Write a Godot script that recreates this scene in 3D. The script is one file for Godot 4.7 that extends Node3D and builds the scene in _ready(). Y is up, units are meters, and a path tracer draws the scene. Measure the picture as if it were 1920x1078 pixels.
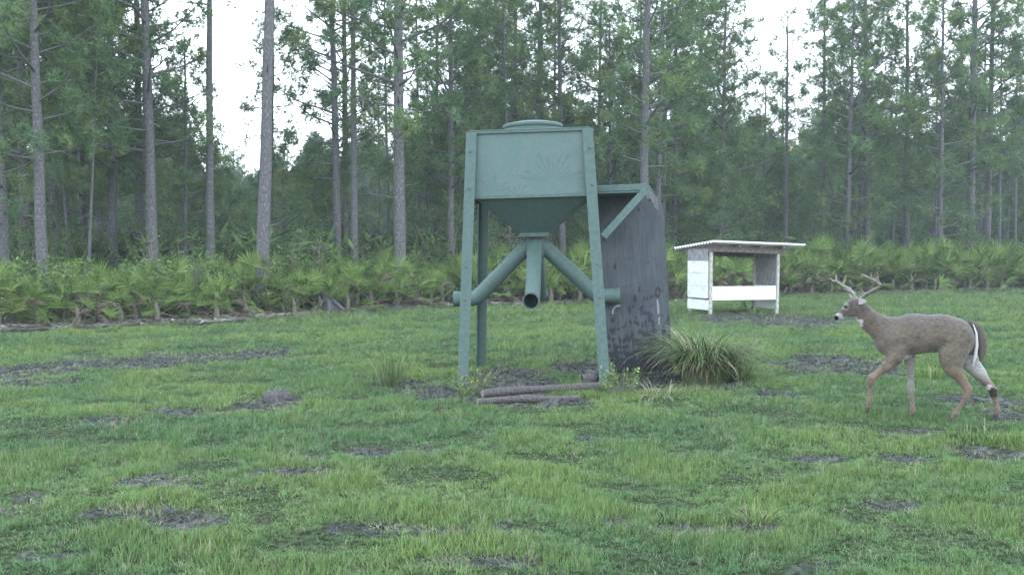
extends Node3D
# A clearing in a pine wood at dusk: gravity feeder, weathered plywood sheet, small shed, walking buck.

const F := 1844.0                       # focal length in photo pixels (1920 wide)
const EYE := Vector3(0, 1.37, 0)
const PITCH := -0.03199
var look: Basis
var rng := RandomNumberGenerator.new()
var n_low := FastNoiseLite.new()
var n_mid := FastNoiseLite.new()
var n_fine := FastNoiseLite.new()
var n_tone := FastNoiseLite.new()
var taken := {}
var mud := []                           # [centre x, centre z, half x, half z, strength]
var M := {}

# ------------------------------------------------------------------ mesh helper
class MB:
	var v := PackedVector3Array()
	var n := PackedVector3Array()
	var c := PackedColorArray()
	var uv := PackedVector2Array()
	var col := Color.WHITE
	func tri(a: Vector3, b: Vector3, d: Vector3, na: Vector3, nb: Vector3, nd: Vector3, ua := Vector2.ZERO, ub := Vector2.ZERO, ud := Vector2.ZERO) -> void:
		if (b - a).cross(d - a).dot(na + nb + nd) > 0.0:
			v.append(a); v.append(d); v.append(b)
			n.append(na); n.append(nd); n.append(nb)
			uv.append(ua); uv.append(ud); uv.append(ub)
		else:
			v.append(a); v.append(b); v.append(d)
			n.append(na); n.append(nb); n.append(nd)
			uv.append(ua); uv.append(ub); uv.append(ud)
		c.append(col); c.append(col); c.append(col)
	func flat(a: Vector3, b: Vector3, d: Vector3) -> void:      # a leaf-like face without an inside
		var m := (d - a).cross(b - a).normalized()
		v.append(a); v.append(b); v.append(d)
		n.append(m); n.append(m); n.append(m)
		uv.append(Vector2.ZERO); uv.append(Vector2.ZERO); uv.append(Vector2.ZERO)
		c.append(col); c.append(col); c.append(col)
	func quad(a: Vector3, b: Vector3, d: Vector3, e: Vector3, m: Vector3) -> void:
		tri(a, b, d, m, m, m); tri(a, d, e, m, m, m)
	func tube(pts: Array, rad: Array, sides := 8, caps := true, wob := 0.0, seed_ := 0.0) -> void:
		var rings := []
		var side := Vector3.RIGHT
		for i in pts.size():
			var t: Vector3 = (pts[mini(i + 1, pts.size() - 1)] - pts[maxi(i - 1, 0)]).normalized()
			if i == 0: side = t.cross(Vector3.FORWARD if absf(t.z) < 0.8 else Vector3.UP).normalized()
			side = (side - t * side.dot(t)).normalized()
			var up := t.cross(side)
			var ring := []
			for k in sides:
				var a := TAU * k / sides
				var o := side * cos(a) + up * sin(a)
				var r: float = rad[i] * (1.0 + wob * sin(k * 2.7 + seed_ + i * 1.9))
				ring.append([pts[i] + o * r, o])
			rings.append(ring)
		for i in pts.size() - 1:
			for k in sides:
				var p = rings[i][k]; var q = rings[i][(k + 1) % sides]; var s = rings[i + 1][(k + 1) % sides]; var u = rings[i + 1][k]
				tri(p[0], q[0], s[0], p[1], q[1], s[1])
				tri(p[0], s[0], u[0], p[1], s[1], u[1])
		if caps:
			for e in [0, pts.size() - 1]:
				var t2: Vector3 = (pts[0] - pts[1]).normalized() if e == 0 else (pts[e] - pts[e - 1]).normalized()
				for k in sides:
					tri(pts[e], rings[e][k][0], rings[e][(k + 1) % sides][0], t2, t2, t2)
	func prism(poly: PackedVector2Array, a: Vector3, b: Vector3, up: Vector3) -> void:   # poly x along "right", y along "up"
		var t := (b - a).normalized()
		var r := t.cross(up).normalized()
		var u := r.cross(t)
		var mid := Vector2.ZERO
		var ccw := not Geometry2D.is_polygon_clockwise(poly)
		var k := poly.size()
		for i in k:
			var p := poly[i]; var q := poly[(i + 1) % k]
			var e := (q - p).normalized()
			var o := Vector2(e.y, -e.x) if ccw else Vector2(-e.y, e.x)
			var m := r * o.x + u * o.y
			quad(a + r * p.x + u * p.y, a + r * q.x + u * q.y, b + r * q.x + u * q.y, b + r * p.x + u * p.y, m)
		var ix := Geometry2D.triangulate_polygon(poly)
		for j in range(0, ix.size(), 3):
			var p0 := poly[ix[j]]; var p1 := poly[ix[j + 1]]; var p2 := poly[ix[j + 2]]
			tri(a + r * p0.x + u * p0.y, a + r * p1.x + u * p1.y, a + r * p2.x + u * p2.y, -t, -t, -t)
			tri(b + r * p0.x + u * p0.y, b + r * p1.x + u * p1.y, b + r * p2.x + u * p2.y, t, t, t)
	func bar(a: Vector3, b: Vector3, w: float, h: float, up := Vector3.UP, ch := 0.006) -> void:
		var x := w / 2; var y := h / 2; var k := minf(ch, minf(x, y) * 0.5)
		prism(PackedVector2Array([Vector2(-x + k, -y), Vector2(x - k, -y), Vector2(x, -y + k), Vector2(x, y - k), Vector2(x - k, y), Vector2(-x + k, y), Vector2(-x, y - k), Vector2(-x, -y + k)]), a, b, up)
	func add(o: MB, t: Transform3D) -> void:
		for i in o.v.size():
			v.append(t * o.v[i]); n.append((t.basis * o.n[i]).normalized()); c.append(o.c[i]); uv.append(o.uv[i])
	func mesh(m: Material) -> ArrayMesh:
		var am := ArrayMesh.new()
		var a := []
		a.resize(Mesh.ARRAY_MAX)
		a[Mesh.ARRAY_VERTEX] = v; a[Mesh.ARRAY_NORMAL] = n; a[Mesh.ARRAY_COLOR] = c; a[Mesh.ARRAY_TEX_UV] = uv
		am.add_surface_from_arrays(Mesh.PRIMITIVE_TRIANGLES, a)
		am.surface_set_material(0, m)
		return am

# ------------------------------------------------------------------ scene helpers
func numbered(called: String) -> String:
	if not taken.has(called):
		taken[called] = 0
		return called
	taken[called] += 1
	return "%s_%03d" % [called, taken[called]]
func tag(o: Node, label: String, category: String, group := "", kind := "") -> void:
	if label: o.set_meta("label", label)
	if category: o.set_meta("category", category)
	if group: o.set_meta("group", group)
	if kind: o.set_meta("kind", kind)
func obj(called: String, mb, mat: Material, parent: Node = self) -> MeshInstance3D:
	var o := MeshInstance3D.new()
	o.mesh = mb if mb is Mesh else mb.mesh(mat)
	o.name = numbered(called) if parent == self else called
	if mb is Mesh and mat: o.material_override = mat
	parent.add_child(o, true)
	return o
func thing(called: String, at: Vector3, label: String, category: String, group := "") -> Node3D:
	var o := Node3D.new()
	o.name = numbered(called)
	add_child(o)
	o.position = at
	tag(o, label, category, group)
	return o
func copy_of(o: Node3D, label := "", group := "") -> Node3D:
	var c: Node3D = o.duplicate()
	c.name = numbered(String(o.get_meta("base_name", o.name)))
	add_child(c)
	if label: c.set_meta("label", label)
	if group: c.set_meta("group", group)
	return c
func ray(px: float, py: float) -> Vector3:
	return look * Vector3((px - 960.0) / F, (539.0 - py) / F, -1.0)
func on_ground(px: float, py: float) -> Vector3:
	var d := ray(px, py)
	var p := EYE + d * (-EYE.y / d.y)
	return Vector3(p.x, gh(p.x, p.z), p.z)
func at_depth(px: float, py: float, d: float) -> Vector3:
	var r := ray(px, py)
	return EYE + r * (d / -r.z)
func rnd(a: float, b: float) -> float:
	return rng.randf_range(a, b)
func rdir() -> Vector3:
	var z := rnd(-1, 1); var a := rnd(0, TAU); var s := sqrt(1 - z * z)
	return Vector3(s * cos(a), z, s * sin(a))
func noise(freq: float, sd: int, oct := 3, type := FastNoiseLite.TYPE_SIMPLEX_SMOOTH) -> FastNoiseLite:
	var f := FastNoiseLite.new()
	f.noise_type = type; f.frequency = freq; f.seed = sd; f.fractal_octaves = oct
	return f
func lin(r: float, g: float, b: float) -> Color:      # a real-world base colour as sRGB for albedo_color
	return Color(r, g, b).linear_to_srgb()
func tex(f: FastNoiseLite, size: int, ramp: Array, contrast := 1.0) -> ImageTexture:
	var im := f.get_seamless_image(size, size)
	var out := Image.create(size, size, true, Image.FORMAT_RGB8)
	for y in size:
		for x in size:
			var t := clampf((im.get_pixel(x, y).r - 0.5) * contrast + 0.5, 0, 0.9999) * (ramp.size() - 1)
			var k := int(t)
			out.set_pixel(x, y, ramp[k].lerp(ramp[k + 1], t - k))
	out.generate_mipmaps()
	return ImageTexture.create_from_image(out)
func mat(col: Color, rough := 0.9, t: Texture2D = null, scale := Vector3.ONE, bump := 0.0, spec := 0.3) -> StandardMaterial3D:
	var m := StandardMaterial3D.new()
	m.albedo_color = col; m.roughness = rough; m.metallic_specular = spec
	if t:
		m.albedo_texture = t; m.uv1_triplanar = true; m.uv1_scale = scale
		if bump > 0:
			m.heightmap_enabled = true; m.heightmap_texture = t; m.heightmap_scale = bump
	return m
func leaf_mat(through := 0.5) -> StandardMaterial3D:
	var m := StandardMaterial3D.new()
	m.vertex_color_use_as_albedo = true; m.roughness = 0.75; m.metallic_specular = 0.25
	m.cull_mode = BaseMaterial3D.CULL_DISABLED
	m.backlight_enabled = true; m.backlight = lin(0.13 * through, 0.2 * through, 0.05 * through)
	return m

# ------------------------------------------------------------------ the ground
const EDGE := [[-250.0, 16.5], [0.0, 17.9], [400.0, 20.2], [640.0, 24.2], [860.0, 27.5], [1250.0, 29.0], [1500.0, 35.0], [1920.0, 39.5], [2200.0, 41.0]]
func edge_depth(px: float) -> float:
	for i in EDGE.size() - 1:
		if px <= EDGE[i + 1][0]:
			return lerpf(EDGE[i][1], EDGE[i + 1][1], clampf((px - EDGE[i][0]) / (EDGE[i + 1][0] - EDGE[i][0]), 0, 1))
	return EDGE[-1][1]
func behind_edge(x: float, z: float) -> float:          # metres past the edge of the clearing
	var d := maxf(-z, 0.5)
	return d - edge_depth(clampf(960.0 + x / d * F, -1500, 3400))
func mudness(x: float, z: float) -> float:
	var s := 0.0
	for m in mud:
		var a: float = (x - m[0]) / m[2]
		if absf(a) > 1.6: continue
		var b: float = (z - m[1]) / m[3]
		var q := a * a + b * b
		if q < 2.4: s = maxf(s, m[4] * clampf(1.6 - q, 0, 1))
	if s <= 0.0: return 0.0
	return clampf(s * 1.2 - 0.08 + n_mid.get_noise_2d(x * 3.1 + 40, z * 3.1) * 1.1 + n_fine.get_noise_2d(x * 1.5, z * 1.5 + 9) * 0.35, 0, 1)
func gh(x: float, z: float) -> float:
	var h := n_low.get_noise_2d(x, z) * 0.05 + n_mid.get_noise_2d(x, z) * 0.022
	var d := -z
	if d > 60: h *= 0.3
	return h
func ground_colors(x: float, z: float, md: float, back: float) -> Color:
	var t := n_fine.get_noise_2d(x * 0.6, z * 0.6)
	t += n_fine.get_noise_2d(x * 2.3 + 30, z * 2.3) * 0.8
	var soil := Color(0.046, 0.049, 0.043).lerp(Color(0.104, 0.108, 0.097), clampf(0.5 + t, 0, 1))
	var turf := Color(0.04, 0.06, 0.03).lerp(Color(0.06, 0.075, 0.04), clampf(0.5 + t * 1.3, 0, 1))
	var litter := Color(0.085, 0.068, 0.055).lerp(Color(0.15, 0.125, 0.105), clampf(0.5 + t * 1.6, 0, 1))
	var c := turf.lerp(soil, clampf(md * 1.6, 0, 1))
	return c.lerp(litter, clampf((back + 0.3 + t) / 0.8, 0, 1))
func build_ground() -> void:
	var xs := []
	var x := 0.0
	var st := 0.055
	while x < 170.0:
		xs.append(x)
		if x > 3.2: st *= 1.022
		x += minf(st, 9.0)
	var cols := []
	for i in range(xs.size() - 1, 0, -1): cols.append(-xs[i])
	cols.append_array(xs)
	var rows := [30.0, 12.0, 5.0, 1.0, -0.6, -1.6, -2.2, -2.6, -2.9]
	var z := -3.1
	st = 0.045
	while z > -170.0:
		rows.append(z)
		if z < -4.5: st *= 1.0135
		z -= minf(st, 9.0)
	var nx := cols.size(); var nz := rows.size()
	var V := PackedVector3Array(); V.resize(nx * nz)
	var C := PackedColorArray(); C.resize(nx * nz)
	var N := PackedVector3Array(); N.resize(nx * nz)
	var I := PackedInt32Array()
	for j in nz:
		var zz: float = rows[j]
		for i in nx:
			var xx: float = cols[i]
			var h := gh(xx, zz)
			var inside := absf(xx) < -zz * 0.56 + 2.0 and zz < -2.5 and zz > -50
			var md := mudness(xx, zz) if inside else 0.0
			var back := behind_edge(xx, zz)
			var f := n_fine.get_noise_2d(xx, zz)
			if inside: h += f * (0.008 + md * (0.04 if zz > -8.5 else 0.085)) - md * 0.004
			V[j * nx + i] = Vector3(xx, h, zz)
			C[j * nx + i] = ground_colors(xx, zz, md, back)
	for j in nz:
		for i in nx:
			var a := V[j * nx + maxi(i - 1, 0)]; var b := V[j * nx + mini(i + 1, nx - 1)]
			var c := V[maxi(j - 1, 0) * nx + i]; var d := V[mini(j + 1, nz - 1) * nx + i]
			N[j * nx + i] = (b - a).cross(c - d).normalized() if (b - a).cross(c - d).y > 0 else -(b - a).cross(c - d).normalized()
	for j in nz - 1:
		for i in nx - 1:
			var p := j * nx + i
			I.append_array([p, p + nx, p + 1, p + 1, p + nx, p + nx + 1])
	var am := ArrayMesh.new()
	var arr := []
	arr.resize(Mesh.ARRAY_MAX)
	arr[Mesh.ARRAY_VERTEX] = V; arr[Mesh.ARRAY_NORMAL] = N; arr[Mesh.ARRAY_COLOR] = C; arr[Mesh.ARRAY_INDEX] = I
	am.add_surface_from_arrays(Mesh.PRIMITIVE_TRIANGLES, arr)
	var g := tex(noise(0.03, 5, 5), 512, [Color(0.55, 0.52, 0.52), Color(0.82, 0.8, 0.8), Color(1, 1, 1)], 1.5)
	var m := mat(Color.WHITE, 1.0, g, Vector3.ONE * 0.9, 3.0, 0.15)
	m.uv1_world_triplanar = true
	m.vertex_color_use_as_albedo = true
	am.surface_set_material(0, m)
	var o := obj("ground", am, null)
	tag(o, "grassy clearing floor with patches of bare grey earth", "ground", "", "structure")

func multi(called: String, mb: MB, m: Material, xf: Array, cols: PackedColorArray) -> MultiMeshInstance3D:
	var mm := MultiMesh.new()
	mm.transform_format = MultiMesh.TRANSFORM_3D
	mm.use_colors = true
	mm.mesh = mb.mesh(m)
	mm.instance_count = xf.size()
	var buf := PackedFloat32Array(); buf.resize(xf.size() * 16)
	for i in xf.size():
		var t: Transform3D = xf[i]
		var k := i * 16
		var b := t.basis
		buf[k] = b.x.x; buf[k + 1] = b.y.x; buf[k + 2] = b.z.x; buf[k + 3] = t.origin.x
		buf[k + 4] = b.x.y; buf[k + 5] = b.y.y; buf[k + 6] = b.z.y; buf[k + 7] = t.origin.y
		buf[k + 8] = b.x.z; buf[k + 9] = b.y.z; buf[k + 10] = b.z.z; buf[k + 11] = t.origin.z
		var c := cols[i]
		buf[k + 12] = c.r; buf[k + 13] = c.g; buf[k + 14] = c.b; buf[k + 15] = 1.0
	mm.buffer = buf
	var o := MultiMeshInstance3D.new()
	o.multimesh = mm
	o.name = numbered(called)
	add_child(o)
	return o

func blade(mb: MB, base: Vector3, dir: Vector3, lean: float, len: float, w: float, segs := 3, droop := 0.0) -> void:
	var side := Vector3(-dir.z, 0, dir.x) * w * 0.5
	var p := base
	var el := PI / 2 - lean
	var prev := p
	for s in segs:
		var e := el - (lean * 0.8 + droop) * s / maxf(segs - 1, 1)
		var q := prev + (dir * cos(e) + Vector3.UP * sin(e)) * len / segs
		var w0 := 1.0 - float(s) / segs * 0.6
		var w1 := 1.0 - float(s + 1) / segs * 0.6
		if s == segs - 1:
			mb.flat(prev - side * w0, prev + side * w0, q)
		else:
			mb.flat(prev - side * w0, prev + side * w0, q + side * w1)
			mb.flat(prev - side * w0, q + side * w1, q - side * w1)
		prev = q
func grass_tuft(blades: int, rad: float, h0: float, h1: float, w: float) -> MB:
	var mb := MB.new()
	for i in blades:
		var a := rnd(0, TAU)
		var b := rnd(0, TAU)
		var s := rnd(0.72, 1.2)
		mb.col = Color(s * rnd(0.9, 1.15), s, s * rnd(0.8, 1.1))
		blade(mb, Vector3(cos(a), 0, sin(a)) * rad * sqrt(rng.randf()) + Vector3(0, -0.01, 0), Vector3(cos(b), 0, sin(b)), rnd(0.1, 0.75), rnd(h0, h1), w * rnd(0.7, 1.2), 2)
	return mb
func build_grass() -> void:
	var bands := [[2.9, 7.0, 1900.0, 0.82], [7.0, 12.0, 1100.0, 0.95], [12.0, 20.0, 460.0, 1.2], [20.0, 42.0, 130.0, 1.75]]
	var gm := leaf_mat(0.6)
	var protos := [grass_tuft(13, 0.035, 0.03, 0.085, 0.0042), grass_tuft(11, 0.04, 0.04, 0.11, 0.0048), grass_tuft(12, 0.05, 0.02, 0.06, 0.005)]
	var xf := [[], [], []]
	var cs := [PackedColorArray(), PackedColorArray(), PackedColorArray()]
	for b in bands:
		var w0: float = b[0] * 0.53 + 1.3
		var w1: float = b[1] * 0.53 + 1.3
		var cnt := int((w0 + w1) * (b[1] - b[0]) * b[2])
		for i in cnt:
			var z: float = -rnd(b[0], b[1])
			var hw := -z * 0.53 + 1.3
			if rng.randf() > hw / w1: continue
			var x := rnd(-hw, hw)
			var back := behind_edge(x, z)
			if back > 0.25 + n_mid.get_noise_2d(x * 2, z * 2) * 0.9: continue
			var md := mudness(x, z)
			if rng.randf() < md * 0.8: continue
			var t := n_tone.get_noise_2d(x, z)
			var u := n_tone.get_noise_2d(x * 3.3 + 70, z * 3.3)
			if rng.randf() < clampf(-u * 1.4 - 0.12, 0, 0.55): continue
			var k := clampf(0.5 + t * 1.0 + u * 0.5, 0, 1)
			var c := Color(0.085, 0.148, 0.064).lerp(Color(0.142, 0.205, 0.068), k)
			if rng.randf() < 0.05 + md * 0.4: c = Color(0.24, 0.22, 0.15)
			var j := rnd(0.75, 1.25)
			var hgt := (0.55 + 0.5 * clampf(u + 0.4, 0, 1.2)) * rnd(0.7, 1.25)
			if rng.randf() < 0.02: hgt *= 1.9
			var s: float = b[3]
			var q := 1 if u > 0.12 else (2 if u < -0.25 else 0)
			var bs := Basis(Vector3.UP, rnd(0, TAU)).scaled(Vector3(s, s * hgt * (0.6 if md > 0.2 else 1.0), s))
			xf[q].append(Transform3D(bs, Vector3(x, gh(x, z) - 0.004, z)))
			cs[q].append(Color(c.r * j, c.g * j, c.b * j))
	var names := ["meadow_grass", "lush_grass", "short_grass"]
	var labels := ["short green meadow grass covering the clearing", "taller yellowish green grass in the clearing", "sparse low grass around the bare earth"]
	for q in 3:
		tag(multi(names[q], protos[q], gm, xf[q], cs[q]), labels[q], "grass", "", "stuff")
func lump(r: float, sq: float, rough: float, sd: float, div := 7) -> MB:
	var mb := MB.new()
	var rows := []
	for j in div + 1:
		var row := []
		for i in div * 2:
			var a := TAU * i / (div * 2); var e := PI * j / div - PI / 2
			var d := Vector3(cos(e) * cos(a), sin(e), cos(e) * sin(a))
			var k := 1.0 + rough * n_fine.get_noise_3d(d.x * 2 + sd * 7, d.y * 2, d.z * 2 + sd)
			row.append(Vector3(d.x * r * k, d.y * r * sq * k, d.z * r * k))
		rows.append(row)
	for j in div:
		for i in div * 2:
			var k2 := (i + 1) % (div * 2)
			var p = rows[j][i]; var q = rows[j][k2]; var s = rows[j + 1][k2]; var t = rows[j + 1][i]
			mb.tri(p, q, s, p.normalized(), q.normalized(), s.normalized()); mb.tri(p, s, t, p.normalized(), s.normalized(), t.normalized())
	return mb
func build_clods() -> void:
	var mb := MB.new()
	for i in 3:
		var l := lump(0.010, 0.5, 2.6, 3.0 + i, 3)
		for q in range(0, l.v.size(), 3):
			var fn := (l.v[q + 2] - l.v[q]).cross(l.v[q + 1] - l.v[q]).normalized()
			l.n[q] = fn; l.n[q + 1] = fn; l.n[q + 2] = fn
		mb.add(l, Transform3D(Basis.from_euler(Vector3(i, i * 2.1, i)), Vector3(rnd(-0.02, 0.02), rnd(-0.004, 0.004), rnd(-0.02, 0.02))))
	var xf := []; var cs := PackedColorArray()
	for m in mud:
		var cnt := int(m[2] * m[3] * 700.0) + 40
		for i in mini(cnt, 1100):
			var x: float = m[0] + rnd(-1.1, 1.1) * m[2]; var z: float = m[1] + rnd(-1.1, 1.1) * m[3]
			if mudness(x, z) < 0.3: continue
			var s := rnd(0.3, 1.1) * (1.5 if m[1] < -9.5 else 0.75)
			xf.append(Transform3D(Basis.from_euler(Vector3(rnd(0, 6), rnd(0, 6), rnd(0, 6))).scaled(Vector3(s, s, s) * rnd(0.8, 1.2)), Vector3(x, gh(x, z) + 0.004, z)))
			var g := rnd(0.6, 1.35)
			cs.append(Color(0.072 * g, 0.076 * g, 0.068 * g))
	var mm := mat(Color.WHITE, 1.0); mm.vertex_color_use_as_albedo = true
	tag(multi("dirt_clods", mb, mm, xf, cs), "loose grey clods of churned earth", "dirt", "", "stuff")
	# litter at the foot of the palmettos: dead needles, leaf scraps and twigs
	var lf := MB.new()
	for i in 9:
		var a := rnd(0, TAU); var o := Vector3(rnd(-0.14, 0.14), rnd(0.0, 0.05), rnd(-0.14, 0.14))
		var d := Vector3(cos(a), rnd(-0.2, 0.35), sin(a)) * rnd(0.08, 0.22)
		var w := Vector3(-sin(a), 0, cos(a)) * rnd(0.006, 0.022)
		var s := rnd(0.6, 1.5); lf.col = Color(s, s * 0.97, s * 0.93)
		lf.flat(o - w, o + w, o + d); lf.flat(o - w * 0.6 + d * 0.1, o + w * 0.7, o - d * 0.7)
	xf = []; cs = PackedColorArray()
	for i in 9000:
		var px := rnd(-60, 1990)
		var d := edge_depth(px) + (rnd(-0.5, 1.6) if i % 3 else rnd(0.0, 5.0))
		var x := (px - 960.0) / F * d
		var g := rnd(0.5, 1.5)
		var s := rnd(0.7, 1.5)
		xf.append(Transform3D(Basis(Vector3.UP, rnd(0, TAU)).scaled(Vector3(s, s, s)), Vector3(x, gh(x, -d), -d)))
		cs.append(Color(0.15 * g, 0.125 * g, 0.105 * g) if rng.randf() < 0.8 else Color(0.3, 0.28, 0.25) * g)
	tag(multi("leaf_litter", lf, leaf_mat(0.1), xf, cs), "dead fronds, needles and twigs littering the wood's edge", "leaf litter", "", "stuff")

# ------------------------------------------------------------------ trees
func tuft(mb: MB, p: Vector3, d: Vector3, len: float, w: float, k: int) -> void:
	for i in k:
		var q := (d * 0.75 + rdir()).normalized()
		var s := q.cross(rdir()).normalized() * w
		mb.flat(p - s, p + s, p + q * len * rnd(0.7, 1.15))
func make_pine(sd: int, H: float, start: float, R: float, limbs: int, r0: float, dense := 1.0) -> Node3D:
	rng.seed = sd
	var t := MB.new(); var cr := MB.new()
	var pts := []; var rad := []
	var bx := rnd(-0.13, 0.13); var bz := rnd(-0.13, 0.13); var ph := rnd(0, 6)
	var seg := 14
	for i in seg + 1:
		var f := float(i) / seg
		pts.append(Vector3(bx * sin(f * 3.0 + ph) - bx * sin(ph) + rnd(-0.02, 0.02), f * H - 0.25 * (1.0 if i == 0 else 0.0), bz * sin(f * 2.4 + ph) - bz * sin(ph)))
		rad.append(r0 * (1.0 - 0.75 * f) * (1.25 if i == 0 else 1.0))
	rad[seg] = 0.015
	t.tube(pts, rad, 9, true, 0.05, ph)
	var at := func(h: float) -> Vector3:
		var f := clampf(h / H, 0, 0.999) * seg
		var k := int(f)
		return pts[k].lerp(pts[k + 1], f - k)
	# bare dead branches below the crown
	for i in int(3 + start * 0.35):
		var h := rnd(1.8, start + 1.0)
		var a := rnd(0, TAU)
		var p: Vector3 = at.call(h)
		var d := Vector3(cos(a), rnd(-0.15, 0.45), sin(a)).normalized()
		var L := rnd(0.2, 1.1)
		var m1 := p + d * L * 0.5
		t.tube([p, m1, m1 + (d + Vector3(rnd(-0.4, 0.4), rnd(-0.4, 0.3), rnd(-0.4, 0.4))).normalized() * L * 0.5], [0.022, 0.014, 0.005], 4, false)
	for i in limbs:
		var f := (i + rng.randf()) / limbs
		var h := lerpf(start, H - 0.4, f)
		var a := i * 2.4 + rnd(-0.5, 0.5)
		var prof := (0.55 + 0.45 * sin(PI * clampf(f * 0.85 + 0.2, 0, 1))) * (1.0 - 0.55 * f * f)
		var L := R * prof * rnd(0.65, 1.15)
		var p: Vector3 = at.call(h)
		var up := lerpf(0.1, 0.75, f) + rnd(-0.15, 0.2)
		var d := Vector3(cos(a), up, sin(a)).normalized()
		var m1 := p + d * L * 0.5
		var m2 := m1 + (d + Vector3(rnd(-0.25, 0.25), rnd(0.05, 0.4), rnd(-0.25, 0.25))).normalized() * L * 0.5
		var lr := 0.016 + 0.02 * L / 2.0
		t.tube([p, m1, m2], [lr, lr * 0.65, 0.008], 5, false)
		var subs := int((2.0 + L * 1.75) * dense)
		for s in subs:
			var q := rnd(0.35, 1.0)
			var b: Vector3 = p.lerp(m1, q * 2) if q < 0.5 else m1.lerp(m2, q * 2 - 1)
			var sd2 := (d * 0.6 + rdir() * 0.9 + Vector3.UP * 0.25).normalized()
			var e := b + sd2 * rnd(0.25, 0.7) * (1.15 - q * 0.4)
			t.tube([b, e], [0.009, 0.004], 3, false)
			var shade := rnd(0.7, 1.25)
			var yel := rng.randf()
			cr.col = Color(0.085, 0.142, 0.07).lerp(Color(0.15, 0.195, 0.068), yel * yel) * shade
			var pr := rnd(0.16, 0.36)
			for k in int(rnd(9, 14)):
				var o := rdir() * pr * pow(rng.randf(), 0.4)
				tuft(cr, e + o, (o.normalized() * 0.5 + sd2 * 0.6 + Vector3.UP * 0.35).normalized(), rnd(0.18, 0.28), 0.0105, 12)
	var root := Node3D.new()
	var tm := obj("trunk", t, M.bark, root)
	var cm := obj("crown", cr, M.needle, root)
	return root
func make_shrub(sd: int, H: float, R: float, leaves: int, size: float, c0: Color, c1: Color) -> Node3D:
	rng.seed = sd
	var t := MB.new(); var cr := MB.new()
	var tips := []
	for i in 9:
		var a := rnd(0, TAU); var l := rnd(0.1, 0.75)
		var d := Vector3(cos(a) * l, 1, sin(a) * l).normalized()
		var p := Vector3(rnd(-0.15, 0.15), -0.08, rnd(-0.15, 0.15))
		var L := H * rnd(0.6, 1.0)
		var m := p + d * L * 0.5; var e := m + (d + Vector3(rnd(-0.3, 0.3), 0.1, rnd(-0.3, 0.3))).normalized() * L * 0.5
		t.tube([p, m, e], [0.02, 0.014, 0.004], 5, false)
		for k in 9:
			var q := rnd(0.2, 1.0)
			var b := p.lerp(m, q * 2) if q < 0.5 else m.lerp(e, q * 2 - 1)
			var w := b + Vector3(rnd(-1, 1), rnd(-0.3, 0.8), rnd(-1, 1)) * R * 0.42
			t.tube([b, w], [0.006, 0.003], 3, false)
			tips.append(w)
	for i in leaves:
		var o: Vector3 = tips[rng.randi() % tips.size()] + rdir() * R * 0.24 * rng.randf()
		var d := (rdir() + Vector3.UP * 0.3).normalized()
		var s := d.cross(rdir()).normalized()
		var L := size * rnd(0.6, 1.3)
		var j := rnd(0.7, 1.3)
		cr.col = c0.lerp(c1, rng.randf()) * j
		cr.flat(o, o + d * L * 0.5 + s * L * 0.22, o + d * L); cr.flat(o, o + d * L, o + d * L * 0.5 - s * L * 0.22)
	var root := Node3D.new()
	obj("stem", t, M.twig, root)
	obj("foliage", cr, M.needle, root)
	return root
func frond_mesh(sd: int, dead: bool) -> ArrayMesh:
	rng.seed = sd
	var mb := MB.new()
	var base := Color(0.105, 0.17, 0.05) if not dead else Color(0.14, 0.112, 0.085)
	var L := rnd(0.55, 0.8)
	var p0 := Vector3.ZERO; var p1 := Vector3(L * 0.5, 0, 0); var p2 := Vector3(L, -0.03, 0)
	mb.col = Color(0.12, 0.15, 0.06) if not dead else Color(0.2, 0.16, 0.11)
	mb.tube([p0, p1, p2], [0.012, 0.009, 0.006], 4, false)
	var k := 19
	for i in k:
		var a := lerpf(-1.75, 1.75, (i + 0.5) / k) + rnd(-0.04, 0.04)
		var ln := (0.5 - 0.1 * absf(a) / 1.75) * rnd(0.85, 1.1)
		var d := Vector3(cos(a), rnd(-0.08, 0.12) + 0.1, sin(a)).normalized()
		var tip := p2 + d * ln + Vector3(0, -0.05 * rng.randf() - (0.2 if dead else 0.0) * rng.randf(), 0)
		var mid := p2 + d * ln * 0.45
		var s := Vector3(-sin(a), 0, cos(a)) * 0.017
		var up := Vector3(0, 0.012, 0)
		var j := rnd(0.75, 1.25)
		mb.col = base.lerp(Color(0.18, 0.22, 0.07) if not dead else Color(0.22, 0.19, 0.15), rng.randf() * 0.6) * j
		mb.flat(p2, mid + s + up, tip); mb.flat(p2, tip, mid - s + up)
	return mb.mesh(M.palm)
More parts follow.
